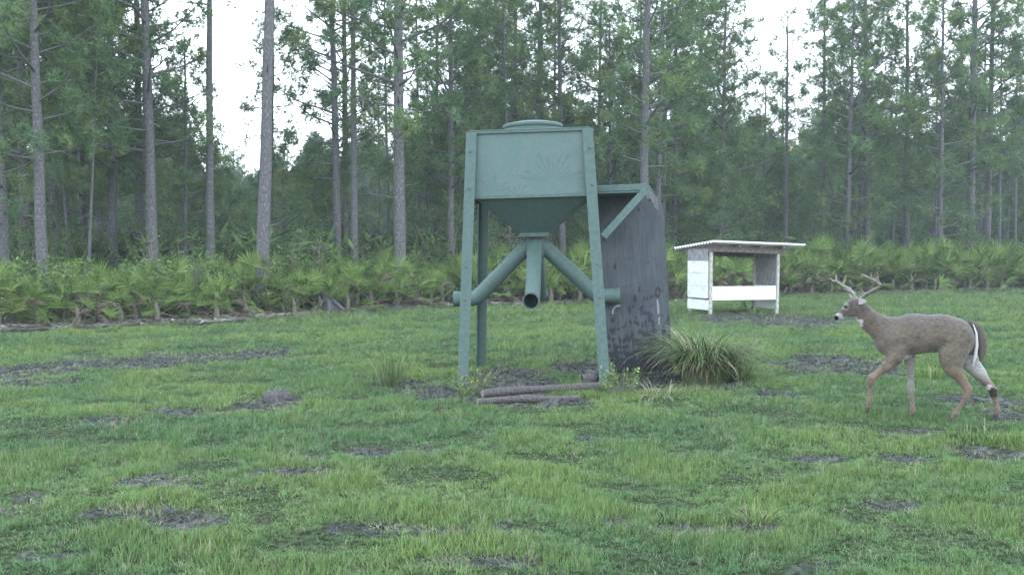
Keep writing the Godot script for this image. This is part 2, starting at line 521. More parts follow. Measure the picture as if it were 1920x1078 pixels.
func build_forest() -> void:
	# bark colour textures, needle and palm materials
	var bark := tex(noise(0.045, 11, 4, FastNoiseLite.TYPE_CELLULAR), 512, [lin(0.06, 0.057, 0.059), lin(0.112, 0.107, 0.11), lin(0.18, 0.172, 0.174)], 1.6)
	M.bark = mat(Color.WHITE, 0.95, bark, Vector3(1.6, 0.45, 1.6), 5.0, 0.2)
	M.twig = mat(lin(0.15, 0.13, 0.11), 0.95)
	M.needle = leaf_mat(0.7)
	M.palm = leaf_mat(0.6)
	var kinds := {
		"bare": make_pine(101, 17.0, 10.5, 2.3, 20, 0.17),
		"mid": make_pine(102, 15.5, 4.0, 2.5, 50, 0.16),
		"mid2": make_pine(107, 14.5, 3.4, 2.2, 50, 0.145),
		"low": make_pine(103, 13.0, 2.2, 2.5, 54, 0.13),
		"low2": make_pine(108, 12.0, 1.8, 2.3, 50, 0.12),
		"thin": make_pine(104, 11.0, 5.5, 1.3, 20, 0.06),
		"young": make_pine(105, 7.0, 1.3, 1.5, 32, 0.07),
		"pole": make_pine(106, 13.5, 8.8, 1.5, 16, 0.085),
	}
	var G := "pine trees of the wood behind the clearing"
	# trees that can be picked out: [photo x of the trunk, depth, kind, trunk scale, lean in degrees, label]
	var main := [
		[78, 22.0, "mid", 0.86, 0.4, "stout speckled pine trunk rising from the palmettos beside the dark thicket"],
		[45, 25.0, "mid2", 0.95, 0.2, "dark pine close behind the stout speckled trunk"],
		[10, 23.0, "low", 0.9, 0.5, "dark pine with low limbs beside the speckled trunk"],
		[103, 27.0, "low2", 0.95, -0.4, "shaded slender pine just behind the speckled trunk"],
		[160, 31.0, "low", 1.0, 1.0, "pine with low drooping foliage behind the palmettos"],
		[213, 28.0, "mid2", 1.0, 0.6, "straight pine with thick foliage before a small bright gap"],
		[285, 25.5, "mid", 1.0, 0.2, "pine with a broad rounded crown beside the bright sky gap"],
		[262, 30.0, "mid2", 1.0, 0.3, "pine half hidden behind the broad rounded crown"],
		[394, 27.0, "bare", 0.78, -1.3, "slim bare leaning pine trunk against the bright sky gap"],
		[489, 23.5, "bare", 1.0, -0.7, "tall pale bare pine trunk standing in the sky gap"],
		[632, 30.0, "mid", 0.9, 0.0, "pine of a close trio right of the sky gap, darkest trunk"],
		[647, 33.0, "mid2", 0.95, 0.2, "middle pine of a close trio of trunks"],
		[664, 29.0, "bare", 0.75, 0.3, "pale pine of a close trio of trunks"],
		[750, 27.5, "mid", 1.15, 0.4, "thick violet grey pine trunk behind the green feeder"],
		[845, 33.0, "mid2", 0.95, 0.3, "pine rising just beside the feeder's front leg"],
		[812, 38.0, "low", 1.0, -0.2, "slender pine behind the feeder among bright gaps"],
		[1008, 37.0, "mid", 1.0, 0.2, "pine whose crown shows above the feeder's lid"],
		[945, 44.0, "mid2", 1.0, 0.0, "far pine with open crown above the feeder bin"],
		[1207, 30.5, "mid", 1.0, 0.1, "pine with a long side limb rising behind the plywood sheet"],
		[1303, 42.0, "thin", 1.2, 0.0, "thin pale pine stem beside the shed roof"],
		[1350, 40.0, "low", 1.0, 0.0, "dense dark pine standing behind the shed"],
		[1473, 44.0, "bare", 0.72, 0.2, "straight slim pine with a pale bark above the shed"],
		[1630, 42.0, "mid", 1.08, 1.6, "sturdy pine leaning a little behind the buck's antlers"],
		[1820, 43.0, "mid", 1.25, 0.2, "thick dark pine of a pair beyond the buck's rump"],
		[1850, 45.0, "mid2", 1.2, -0.2, "second pine of a thick dark pair beyond the buck"],
		[1755, 50.0, "thin", 1.2, 0.5, "pale thin pine stem among the dark pines"],
		[1875, 44.0, "pole", 0.9, -0.6, "straight pale pole pine beside the dark pair"],
		[1542, 46.0, "mid2", 1.0, 0.3, "pine with speckled open crown beside the slim pale pine"],
		[1588, 41.0, "low", 1.0, -0.5, "bushy pine filling the space before the leaning pine"],
		[1700, 44.0, "mid2", 1.05, 0.4, "pine between the leaning pine and the dark pair"],
		[1762, 41.0, "low2", 1.1, 0.0, "bushy pine close to the thick dark pair"],
		[1120, 41.0, "low", 1.0, 0.2, "bushy pine showing between feeder bin and plywood sheet"],
		[1262, 39.0, "low2", 1.1, 0.2, "bushy pine beside the plywood sheet's frayed top"],
		[345, 27.5, "low2", 0.62, 0.0, "rounded bright young pine beside the sky gap"],
		[128, 26.0, "thin", 0.8, 0.5, "pale thin sapling stem in the palmettos by the speckled trunk"],
		[163, 24.0, "thin", 0.75, -1.2, "thin crooked grey sapling stem above the palmettos"],
		[508, 33.0, "thin", 0.9, 0.2, "thin pale stem beside the tall bare trunk"],
	]
	var spots := []
	for a in main:
		var x: float = (a[0] - 960.0) / F * a[1]
		var o := place_pine(kinds[a[2]], x, -a[1], a[3], rnd(0, TAU), a[4], a[5], "pine tree")
		spots.append(Vector2(x, -a[1]))
	# the rest of the stand
	rng.seed = 77
	var made := 0
	var tries := 0
	while made < 245 and tries < 6000:
		tries += 1
		var px := rnd(-140, 2060)
		var e := edge_depth(px)
		var d := e + 3.0 + pow(rng.randf(), 0.8) * 50.0
		var x := (px - 960.0) / F * d
		var near := false
		for s in spots:
			if s.distance_to(Vector2(x, -d)) < 1.25: near = true; break
		if near: continue
		var pick: String = ["mid", "mid2", "low", "low2", "low", "pole", "young", "thin", "low2", "mid", "thin", "pole"][rng.randi() % 12]
		var sc := rnd(0.82, 1.12)
		var limit := 99.0
		var half := 2.0 / d * F
		if px + half > 330 and px - half < 615: limit = (480.0 - 235.0 - rnd(0, 90)) / F * d + 1.37
		elif px + half * 0.6 > 1385 and px - half * 0.6 < 1470: limit = (480.0 - 110.0 - rnd(0, 90)) / F * d + 1.37
		elif px + half * 0.3 > 1090 and px - half * 0.3 < 1125: limit = (480.0 - 30.0) / F * d + 1.37
		if d > e + 20.0: limit = minf(limit, (480.0 - rnd(130, 330)) / F * d + 1.37)
		var hh: float = {"mid": 15.5, "mid2": 14.5, "low": 13.0, "low2": 12.0, "thin": 11.0, "young": 7.0, "pole": 13.5, "bare": 17.0}[pick]
		if hh * sc > limit:
			if limit / hh > 0.62: sc = limit / hh
			else:
				pick = "young"
				sc = rnd(0.75, 1.05)
				if 7.0 * sc > limit: sc = limit / 7.0
				if sc < 0.4: continue
		var lab: String = {"mid": "high crowned pine in the stand ", "mid2": "slim open crowned pine in the stand ", "low": "pine with foliage down to the undergrowth ", "low2": "smaller low branched pine ", "thin": "thin pine sapling stem ", "young": "short bushy young pine ", "pole": "bare pole pine with small crown "}[pick]
		place_pine(kinds[pick], x, -d, sc, rnd(0, TAU), rnd(-1.2, 1.2), lab + whereabouts(px), "pine tree", G)
		spots.append(Vector2(x, -d))
		made += 1
	for k in kinds: kinds[k].free()
	# far wood that reads as one mass
	var far := MB.new()
	rng.seed = 5
	var trunk := MB.new()
	for i in 260:
		var h := rnd(2.0, 11.0)
		var r := 1.7 * sin(clampf((h - 1.0) / 10.5, 0.05, 1) * PI * 0.9 + 0.3)
		var o := Vector3(rnd(-1, 1), 0, rnd(-1, 1)) * maxf(r, 0.3) + Vector3(0, h, 0)
		far.col = Color(0.05, 0.09, 0.05) * rnd(0.7, 1.3)
		for k in 5: tuft(far, o + rdir() * 0.3, (rdir() + Vector3.UP).normalized(), 0.42, 0.03, 6)
	far.col = Color(0.13, 0.115, 0.11)
	far.tube([Vector3(0, -0.3, 0), Vector3(0.1, 6, 0), Vector3(0, 11.4, 0)], [0.15, 0.1, 0.02], 6, false)
	var xf := []; var cs := PackedColorArray()
	for i in 330:
		var px := rnd(-150, 2070)
		var d := rnd(70, 120)
		var x := (px - 960.0) / F * d
		var s := rnd(0.8, 1.25)
		if px > 370 and px < 570: s = minf(s, ((480 - 300 - rnd(0, 60)) / F * d + 1.37) / 11.4)
		xf.append(Transform3D(Basis(Vector3.UP, rnd(0, TAU)).scaled(Vector3(s, s, s)), Vector3(x, 0, -d)))
		var g := rnd(0.8, 1.2)
		cs.append(Color(g, g, g))
	tag(multi("distant_wood", far, M.needle, xf, cs), "distant pine wood closing the view behind the stand", "wood", "", "stuff")
func whereabouts(px: float) -> String:
	for q in [[190, "near the stout speckled trunk"], [370, "near the pine with the broad rounded crown"], [590, "near the tall pale bare trunk"], [720, "near the close trio of trunks"], [870, "near the thick violet grey trunk"], [1110, "behind the green feeder"], [1270, "behind the plywood sheet"], [1510, "behind the shed"], [1720, "near the leaning pine beyond the buck"]]:
		if px < q[0]: return q[1]
	return "near the thick dark pair of pines"
func place_pine(proto: Node3D, x: float, z: float, s: float, turn: float, lean: float, label: String, cat: String, group := "") -> Node3D:
	var o: Node3D = proto.duplicate()
	o.name = numbered("pine_tree")
	add_child(o)
	o.transform = Transform3D(Basis(Vector3(0, 0, 1), deg_to_rad(lean)) * Basis(Vector3.UP, turn).scaled(Vector3(s, s, s)), Vector3(x, gh(x, z), z))
	tag(o, label, cat, group)
	return o
func build_understory() -> void:
	var fronds := [frond_mesh(201, false), frond_mesh(202, false), frond_mesh(203, false), frond_mesh(204, false)]
	var deads := [frond_mesh(205, true), frond_mesh(206, true)]
	rng.seed = 301
	var spots := []
	var made := 0
	var tries := 0
	while made < 290 and tries < 9000:
		tries += 1
		var px := rnd(-90, 2010)
		var e := edge_depth(px)
		var row := rng.randf()
		var d := e + 0.7 + n_mid.get_noise_1d(px * 0.05) * 0.7 + row * row * 6.0
		var x := (px - 960.0) / F * d
		var near := false
		for s in spots:
			if s.distance_to(Vector2(x, -d)) < 0.62: near = true; break
		if near: continue
		if px > 1505 and px < 1530 and row < 0.1: continue
		spots.append(Vector2(x, -d))
		var o := thing("saw_palmetto", Vector3(x, gh(x, -d), -d), ("saw palmetto on the clearing's edge " if row < 0.35 else "saw palmetto deeper in the thicket ") + whereabouts(px), "palmetto", "saw palmettos edging the clearing" if row < 0.35 else "saw palmettos under the pines")
		var big := rnd(0.8, 1.15) * lerpf(0.82, 1.3, clampf((px - 200) / 1500.0, 0, 1))
		var nf := 12 + rng.randi() % 4
		for i in nf:
			var f := MeshInstance3D.new()
			var dd := rng.randf() < (0.24 if i < 5 else 0.04)
			f.mesh = deads[rng.randi() % 2] if dd else fronds[rng.randi() % 4]
			f.name = "frond"
			o.add_child(f, true)
			var el := rnd(-0.25, 0.4) if i < 5 or dd else rnd(0.3, 1.4)
			var s := rnd(0.6, 1.0) * big
			f.transform = Transform3D(Basis(Vector3.UP, i * 2.4 + rnd(-0.4, 0.4)) * Basis(Vector3(0, 0, 1), el) * Basis(Vector3.RIGHT, rnd(-0.9, 0.9)).scaled(Vector3(s, s, s)), Vector3(rnd(-0.12, 0.12), rnd(0.05, 0.6) * big, rnd(-0.12, 0.12)))
		var st := MB.new()
		st.tube([Vector3(0, -0.08, 0), Vector3(0.03, 0.25 * big, 0), Vector3(0, 0.46 * big, 0.02)], [0.07, 0.06, 0.03], 6, true, 0.2)
		obj("stem", st, M.twig, o)
		made += 1
	# leafy shrubs between and behind the palmettos
	var sh := [
		make_shrub(401, 2.1, 1.1, 1500, 0.085, Color(0.04, 0.085, 0.03), Color(0.1, 0.15, 0.04)),
		make_shrub(402, 2.9, 1.4, 1900, 0.09, Color(0.035, 0.075, 0.035), Color(0.085, 0.13, 0.04)),
		make_shrub(403, 1.3, 0.8, 1100, 0.075, Color(0.06, 0.11, 0.03), Color(0.13, 0.17, 0.05)),
	]
	rng.seed = 302
	for i in 190:
		var px := rnd(-100, 2020)
		var e := edge_depth(px)
		var k := rng.randi() % 3
		var d := e + (rnd(0.7, 3.5) if k == 2 else rnd(2.2, 17.0))
		var x := (px - 960.0) / F * d
		var o: Node3D = sh[k].duplicate()
		o.name = numbered("leafy_shrub")
		add_child(o)
		var s := rnd(0.75, 1.15)
		o.transform = Transform3D(Basis(Vector3.UP, rnd(0, TAU)).scaled(Vector3(s, s, s)), Vector3(x, gh(x, -d), -d))
		tag(o, ["leafy green shrub under the pines ", "tall dark leafy shrub under the pines ", "low yellowish leafy shrub among the palmettos "][k] + whereabouts(px), "shrub", ["mid height shrubs under the pines", "tall shrubs under the pines", "low shrubs among the palmettos"][k])
	for s in sh: s.free()
	# undergrowth too deep in the wood to count
	var lf := MB.new()
	for i in 240:
		var o := Vector3(rnd(-0.8, 0.8), rnd(0.1, 1.5), rnd(-0.8, 0.8))
		var d := (rdir() + Vector3.UP * 0.5).normalized() * rnd(0.14, 0.3)
		var s := d.cross(rdir()).normalized() * 0.04
		var j := rnd(0.6, 1.3)
		lf.col = Color(j, j, j)
		lf.flat(o - s, o + s, o + d)
		lf.flat(o - s, o - d * 0.8, o + s)
	var xf := []; var cs := PackedColorArray()
	for i in 900:
		var px := rnd(-150, 2080)
		var d := edge_depth(px) + 6.0 + pow(rng.randf(), 0.9) * 55.0
		var x := (px - 960.0) / F * d
		var s := rnd(0.7, 1.5)
		xf.append(Transform3D(Basis(Vector3.UP, rnd(0, TAU)).scaled(Vector3(s * 1.3, s, s * 1.3)), Vector3(x, 0, -d)))
		cs.append(Color(0.06, 0.11, 0.045).lerp(Color(0.115, 0.155, 0.055), rng.randf()))
	tag(multi("undergrowth", lf, M.palm, xf, cs), "mixed low undergrowth deep under the pine stand", "undergrowth", "", "stuff")

# ------------------------------------------------------------------ feeder
func pipe(mb: MB, pts: Array, r: float, wall := 0.008) -> void:
	var rad := []; var rin := []
	for p in pts: rad.append(r); rin.append(r - wall)
	mb.tube(pts, rad, 20, false)
	var inner := MB.new()
	inner.tube(pts, rin, 20, false)
	for i in range(0, inner.v.size(), 3):
		mb.tri(inner.v[i], inner.v[i + 1], inner.v[i + 2], -inner.n[i], -inner.n[i + 1], -inner.n[i + 2])
	# ring at the open end
	var e: Vector3 = pts[-1]; var t: Vector3 = (pts[-1] - pts[-2]).normalized()
	var s := t.cross(Vector3.UP if absf(t.y) < 0.8 else Vector3.RIGHT).normalized(); var u := t.cross(s)
	for k in 20:
		var a := TAU * k / 20; var b := TAU * (k + 1) / 20
		var o0 := s * cos(a) + u * sin(a); var o1 := s * cos(b) + u * sin(b)
		mb.quad(e + o0 * r, e + o1 * r, e + o1 * (r - wall), e + o0 * (r - wall), t)
func angle_iron(mb: MB, a: Vector3, b: Vector3, w: float, out_x: float, out_z: float) -> void:
	var th := 0.008
	var poly := PackedVector2Array([Vector2(0, 0), Vector2(w, 0), Vector2(w, th), Vector2(th, th), Vector2(th, w), Vector2(0, w)])
	var q := PackedVector2Array()
	for p in poly: q.append(Vector2(-p.x * out_x, -p.y * out_z))
	# right vector of prism: t x up; with t pointing up and "up" = +z, right = +x
	mb.prism(q, a, b, Vector3(0, 0, 1))
func panel_paint() -> ImageTexture:
	# dull green paint with sprayed lighter fern and palm-fan shapes, scuffs and faint rust freckles
	var W := 384; var H := 224
	var im := Image.create(W, H, true, Image.FORMAT_RGB8)
	var f1 := noise(0.012, 31, 4); var f2 := noise(0.09, 32, 3); var f3 := noise(0.05, 33, 2)
	for y in H:
		for x in W:
			var c := Color(0.074, 0.12, 0.11)
			var t := f1.get_noise_2d(x, y)
			c = c.lerp(Color(0.094, 0.125, 0.122), clampf(t * 1.6 + 0.3, 0, 1) * 0.7)
			var u := f2.get_noise_2d(x, y)
			c *= 1.0 + u * 0.1
			# palm fans: [cx, cy, reach]
			for fan in [[262.0, 182.0, 112.0, 24.0, 1.5], [70.0, 215.0, 62.0, 15.0, 1.3], [150.0, 235.0, 58.0, 14.0, 1.4]]:
				var dx: float = x - fan[0]; var dy: float = fan[1] - y
				var r := sqrt(dx * dx + dy * dy)
				var a := atan2(dx, dy)
				if r < fan[2] and absf(a) < fan[4]:
					var ray_ := sin(a * fan[3] * 1.1)
					var edge: float = fan[2] * (0.8 + 0.2 * sin(a * 7.0 + fan[0]))
					if ray_ > 0.1 and r < edge and r > 12:
						c = c.lerp(Color(0.05, 0.088, 0.078), (0.5 if r > edge * 0.45 else 0.65) * (0.85 + u))
			if f3.get_noise_2d(x * 2.0, y * 2.0) > 0.52: c = c.lerp(Color(0.2, 0.15, 0.12), 0.35)
			im.set_pixel(x, y, c.linear_to_srgb())
	im.generate_mipmaps()
	return ImageTexture.create_from_image(im)
func build_feeder() -> void:
	var at := Vector3(0.30, 0, -11.25)
	at.y = gh(at.x, at.z)
	var paint := tex(noise(0.02, 21, 4), 512, [lin(0.05, 0.083, 0.074), lin(0.062, 0.098, 0.088), lin(0.073, 0.11, 0.1)], 1.3)
	var green := mat(Color.WHITE, 0.62, paint, Vector3.ONE * 1.3, 0.0, 0.4)
	var rust := mat(lin(0.1, 0.075, 0.065), 0.9)
	var pm := mat(Color.WHITE, 0.6, null, Vector3.ONE, 0.0, 0.4)
	pm.albedo_texture = panel_paint()
	var o := thing("gravity_feeder", at, "green steel gravity feeder on four splayed legs with drop pipes", "feeder")
	o.rotation_degrees = Vector3(0, -5, 1.3)
	var X := 0.645; var Z := 0.58; var Y0 := 2.02; var Y1 := 2.72
	# bin walls
	var front := MB.new()
	var nz := Vector3(0, 0, 1)
	front.tri(Vector3(-X, Y1, Z), Vector3(X, Y1, Z), Vector3(X, Y0, Z), nz, nz, nz, Vector2(0, 0), Vector2(1, 0), Vector2(1, 1))
	front.tri(Vector3(-X, Y1, Z), Vector3(X, Y0, Z), Vector3(-X, Y0, Z), nz, nz, nz, Vector2(0, 0), Vector2(1, 1), Vector2(0, 1))
	front.quad(Vector3(-X, Y1, Z - 0.006), Vector3(X, Y1, Z - 0.006), Vector3(X, Y0, Z - 0.006), Vector3(-X, Y0, Z - 0.006), -nz)
	var fp := obj("front_panel", front, pm, o)
	fp.set_meta("label", "dull green panel sprayed with palm fan shapes")
	var walls := MB.new()
	for s in [-1.0, 1.0]:
		walls.bar(Vector3(s * X, (Y0 + Y1) / 2, Z - 0.01), Vector3(s * X, (Y0 + Y1) / 2, -Z), 0.006, Y1 - Y0, Vector3.UP, 0.001)
	walls.bar(Vector3(-X, (Y0 + Y1) / 2, -Z), Vector3(X, (Y0 + Y1) / 2, -Z), 0.006, Y1 - Y0, Vector3.UP, 0.001)
	obj("bin_wall", walls, green, o)
	var top := MB.new()
	top.bar(Vector3(-X - 0.01, Y1 + 0.006, 0), Vector3(X + 0.01, Y1 + 0.006, 0), 2 * Z + 0.05, 0.012)
	top.bar(Vector3(-X - 0.012, Y1 - 0.012, Z + 0.017), Vector3(X + 0.012, Y1 - 0.012, Z + 0.017), 0.01, 0.03, Vector3.UP, 0.002)
	obj("bin_top", top, green, o)
	# filling lid: low collar, domed cap and hoop rim
	var lid := MB.new()
	var prof := [[0.33, 0.0], [0.33, 0.07], [0.345, 0.09], [0.345, 0.115], [0.325, 0.125], [0.2, 0.15], [0.0, 0.165]]
	for i in prof.size() - 1:
		for k in 28:
			var a := TAU * k / 28; var b := TAU * (k + 1) / 28
			var p = prof[i]; var q = prof[i + 1]
			var e := Vector2(q[0] - p[0], q[1] - p[1]).normalized()
			var na := Vector3(cos(a) * e.y, -e.x, sin(a) * e.y); var nb := Vector3(cos(b) * e.y, -e.x, sin(b) * e.y)
			var y0: float = Y1 + 0.01 + p[1]; var y1: float = Y1 + 0.01 + q[1]
			lid.tri(Vector3(cos(a) * p[0], y0, sin(a) * p[0]), Vector3(cos(b) * p[0], y0, sin(b) * p[0]), Vector3(cos(b) * q[0], y1, sin(b) * q[0]), na, nb, nb)
			lid.tri(Vector3(cos(a) * p[0], y0, sin(a) * p[0]), Vector3(cos(b) * q[0], y1, sin(b) * q[0]), Vector3(cos(a) * q[0], y1, sin(a) * q[0]), na, nb, na)
	obj("lid", lid, green, o)
	# hopper: inverted pyramid of four plates
	var hop := MB.new()
	var c := 0.15; var YB := 1.60
	for k in 4:
		var ca := [Vector3(-X, Y0, Z), Vector3(X, Y0, Z), Vector3(X, Y0, -Z), Vector3(-X, Y0, -Z)]
		var cb := [Vector3(-c, YB, c), Vector3(c, YB, c), Vector3(c, YB, -c), Vector3(-c, YB, -c)]
		var a: Vector3 = ca[k]; var b: Vector3 = ca[(k + 1) % 4]; var d: Vector3 = cb[(k + 1) % 4]; var e: Vector3 = cb[k]
		var nn := (b - a).cross(d - a).normalized()
		if nn.y > 0: nn = -nn
		hop.quad(a, b, d, e, nn)
		hop.quad(a - nn * 0.006, b - nn * 0.006, d - nn * 0.006, e - nn * 0.006, -nn)
	obj("hopper", hop, green, o)
	var rim := MB.new()
	rim.bar(Vector3(-X - 0.02, Y0 - 0.012, Z + 0.004), Vector3(X + 0.02, Y0 - 0.012, Z + 0.004), 0.02, 0.04, Vector3.UP, 0.003)
	rim.bar(Vector3(-X - 0.02, Y0 - 0.012, -Z), Vector3(X + 0.02, Y0 - 0.012, -Z), 0.03, 0.05, Vector3.UP, 0.003)
	for s in [-1.0, 1.0]:
		rim.bar(Vector3(s * (X + 0.012), Y0 - 0.014, -Z + 0.02), Vector3(s * (X + 0.012), Y0 - 0.014, Z - 0.02), 0.02, 0.06, Vector3.UP, 0.003)
	obj("bin_rim", rim, green, o)
	# legs of angle iron
	for sx in [-1.0, 1.0]:
		for sz in [1.0, -1.0]:
			var l := MB.new()
			angle_iron(l, Vector3(sx * 0.82, -0.12, sz * 0.87), Vector3(sx * 0.685, Y1 - 0.004, sz * 0.615), 0.115, sx, sz)
			var lg := obj("leg", l, green, o)
			var bolts := MB.new()
			for h in [0.9, 1.25, 2.1, 2.5]:
				var f: float = (h + 0.12) / (Y1 + 0.12)
				var p := Vector3(sx * lerpf(0.82, 0.685, f) - sx * 0.05, h, sz * lerpf(0.87, 0.615, f))
				bolts.tube([p - Vector3(0, 0, sz * 0.004), p + Vector3(0, 0, sz * 0.012)], [0.012, 0.011], 6)
			obj("bolt", bolts, rust, lg)
	# outlet box, slide gate with handle
	var box := MB.new()
	box.bar(Vector3(0, YB - 0.02, 0), Vector3(0, YB + 0.02, 0), 0.34, 0.34, Vector3(0, 0, 1), 0.01)
	box.bar(Vector3(0, 1.36, 0), Vector3(0, YB - 0.03, 0), 0.21, 0.21, Vector3(0, 0, 1), 0.03)
	obj("outlet_box", box, green, o)
	var gate := MB.new()
	gate.bar(Vector3(-0.36, YB - 0.026, 0.1), Vector3(0.16, YB - 0.026, 0.1), 0.16, 0.008, Vector3.UP, 0.002)
	gate.tube([Vector3(-0.26, YB - 0.03, 0.16), Vector3(-0.27, YB + 0.05, 0.16), Vector3(-0.23, YB + 0.06, 0.16)], [0.012, 0.012, 0.012], 6)
	obj("slide_gate", gate, rust, o)
	# four drop pipes
	for d in [Vector3(-1, 0, 0), Vector3(1, 0, 0), Vector3(0, 0, 1), Vector3(0, 0, -1)]:
		var pm2 := MB.new()
		var y := 0.885
		var r := 0.085
		var el := 0.70
		var pts := [Vector3(0, 1.53, 0) + d * 0.03, d * (el - 0.06) + Vector3(0, y + 0.055, 0), d * (el - 0.025) + Vector3(0, y + 0.025, 0), d * el + Vector3(0, y + 0.008, 0), d * (el + 0.045) + Vector3(0, y, 0), d * (0.95) + Vector3(0, y, 0)]
		pipe(pm2, pts, r)
		var pp := obj("drop_pipe", pm2, green, o)
		var collar := MB.new()
		var q: Vector3 = d * 0.95 + Vector3(0, y, 0)
		pipe(collar, [q - d * 0.05, q + d * 0.004], r + 0.006, 0.006)
		obj("pipe_rim", collar, rust if d.z > 0 else green, pp)
	# side bracket: two bars, plate and slanting braces, on the side of the plywood
	var br := MB.new()
	var bx0 := 0.70; var bx1 := 1.27; var by := 2.075
	br.bar(Vector3(bx0, by, 0.42), Vector3(bx1, by + 0.005, 0.42), 0.05, 0.07, Vector3.UP, 0.004)
	obj("bracket_bar", br, green, o)
	var br2 := MB.new()
	br2.bar(Vector3(bx0, by, -0.38), Vector3(bx1, by, -0.38), 0.05, 0.07, Vector3.UP, 0.004)
	obj("bracket_bar", br2, green, o)
	var plate := MB.new()
	plate.bar(Vector3(bx0, by - 0.045, 0.02), Vector3(bx1 - 0.04, by - 0.045, 0.02), 0.84, 0.018, Vector3.UP, 0.003)
	obj("bracket_plate", plate, green, o)
	for z in [0.455, -0.41]:
		var b3 := MB.new()
		b3.bar(Vector3(bx1 - 0.02, by - 0.02, z), Vector3(0.775, 1.55, z + 0.10 * signf(z)), 0.08, 0.014, Vector3(0, 0, 1), 0.003)
		obj("brace", b3, green, o)

func ply_paint() -> ImageTexture:
	# weathered plywood: vertical grain, knots, pale scuffs, ragged damp stain climbing from the foot
	var W := 256; var H := 768
	var im := Image.create(W, H, true, Image.FORMAT_RGB8)
	var g1 := noise(0.05, 41, 4); var g2 := noise(0.01, 42, 4); var g3 := noise(0.03, 43, 4)
	for y in H:
		for x in W:
			var t := g1.get_noise_2d(x * 2.2, y * 0.14)
			var u := g2.get_noise_2d(x * 1.4, y * 0.8)
			var w := g3.get_noise_2d(x, y)
			var c := Color(0.052, 0.058, 0.064).lerp(Color(0.075, 0.082, 0.089), clampf(0.5 + t * 0.8 + u * 0.8, 0, 1))
			c = c.lerp(Color(0.042, 0.045, 0.049), clampf(w * 1.6 - 0.5, 0, 0.5))
			var damp := (y / float(H) - 0.72) * 5.0 + w * 1.6 + g1.get_noise_2d(x * 1.2, 7.0) * 1.4
			if damp > 0.0: c = c.lerp(Color(0.029, 0.03, 0.034), clampf(damp * 3.0, 0, 0.85))
			for k in [[128.0, 420.0, 7.0], [215.0, 420.0, 10.0], [60.0, 300.0, 5.0], [170.0, 150.0, 5.0], [90.0, 560.0, 4.0], [25.0, 200.0, 4.0]]:
				var d := Vector2(x - k[0], (y - k[1]) * 0.55).length()
				if d < k[2]: c = c.lerp(Color(0.03, 0.027, 0.03), 0.85 if d > k[2] * 0.45 or k[2] < 8.0 else 0.2)
			if absf(x - 212.0 + t * 6.0) < 5.0 and y > 440 and y < 560 and w > -0.2: c = c.lerp(Color(0.3, 0.28, 0.3), 0.5)
			if x < 70 and x > 30 and y > 420 and y < 455 and absf(Vector2(x - 60, y - 450).length() - 22.0) < 3.5: c = c.lerp(Color(0.3, 0.3, 0.33), 0.7)
			im.set_pixel(x, y, c.linear_to_srgb())
	im.generate_mipmaps()
	return ImageTexture.create_from_image(im)
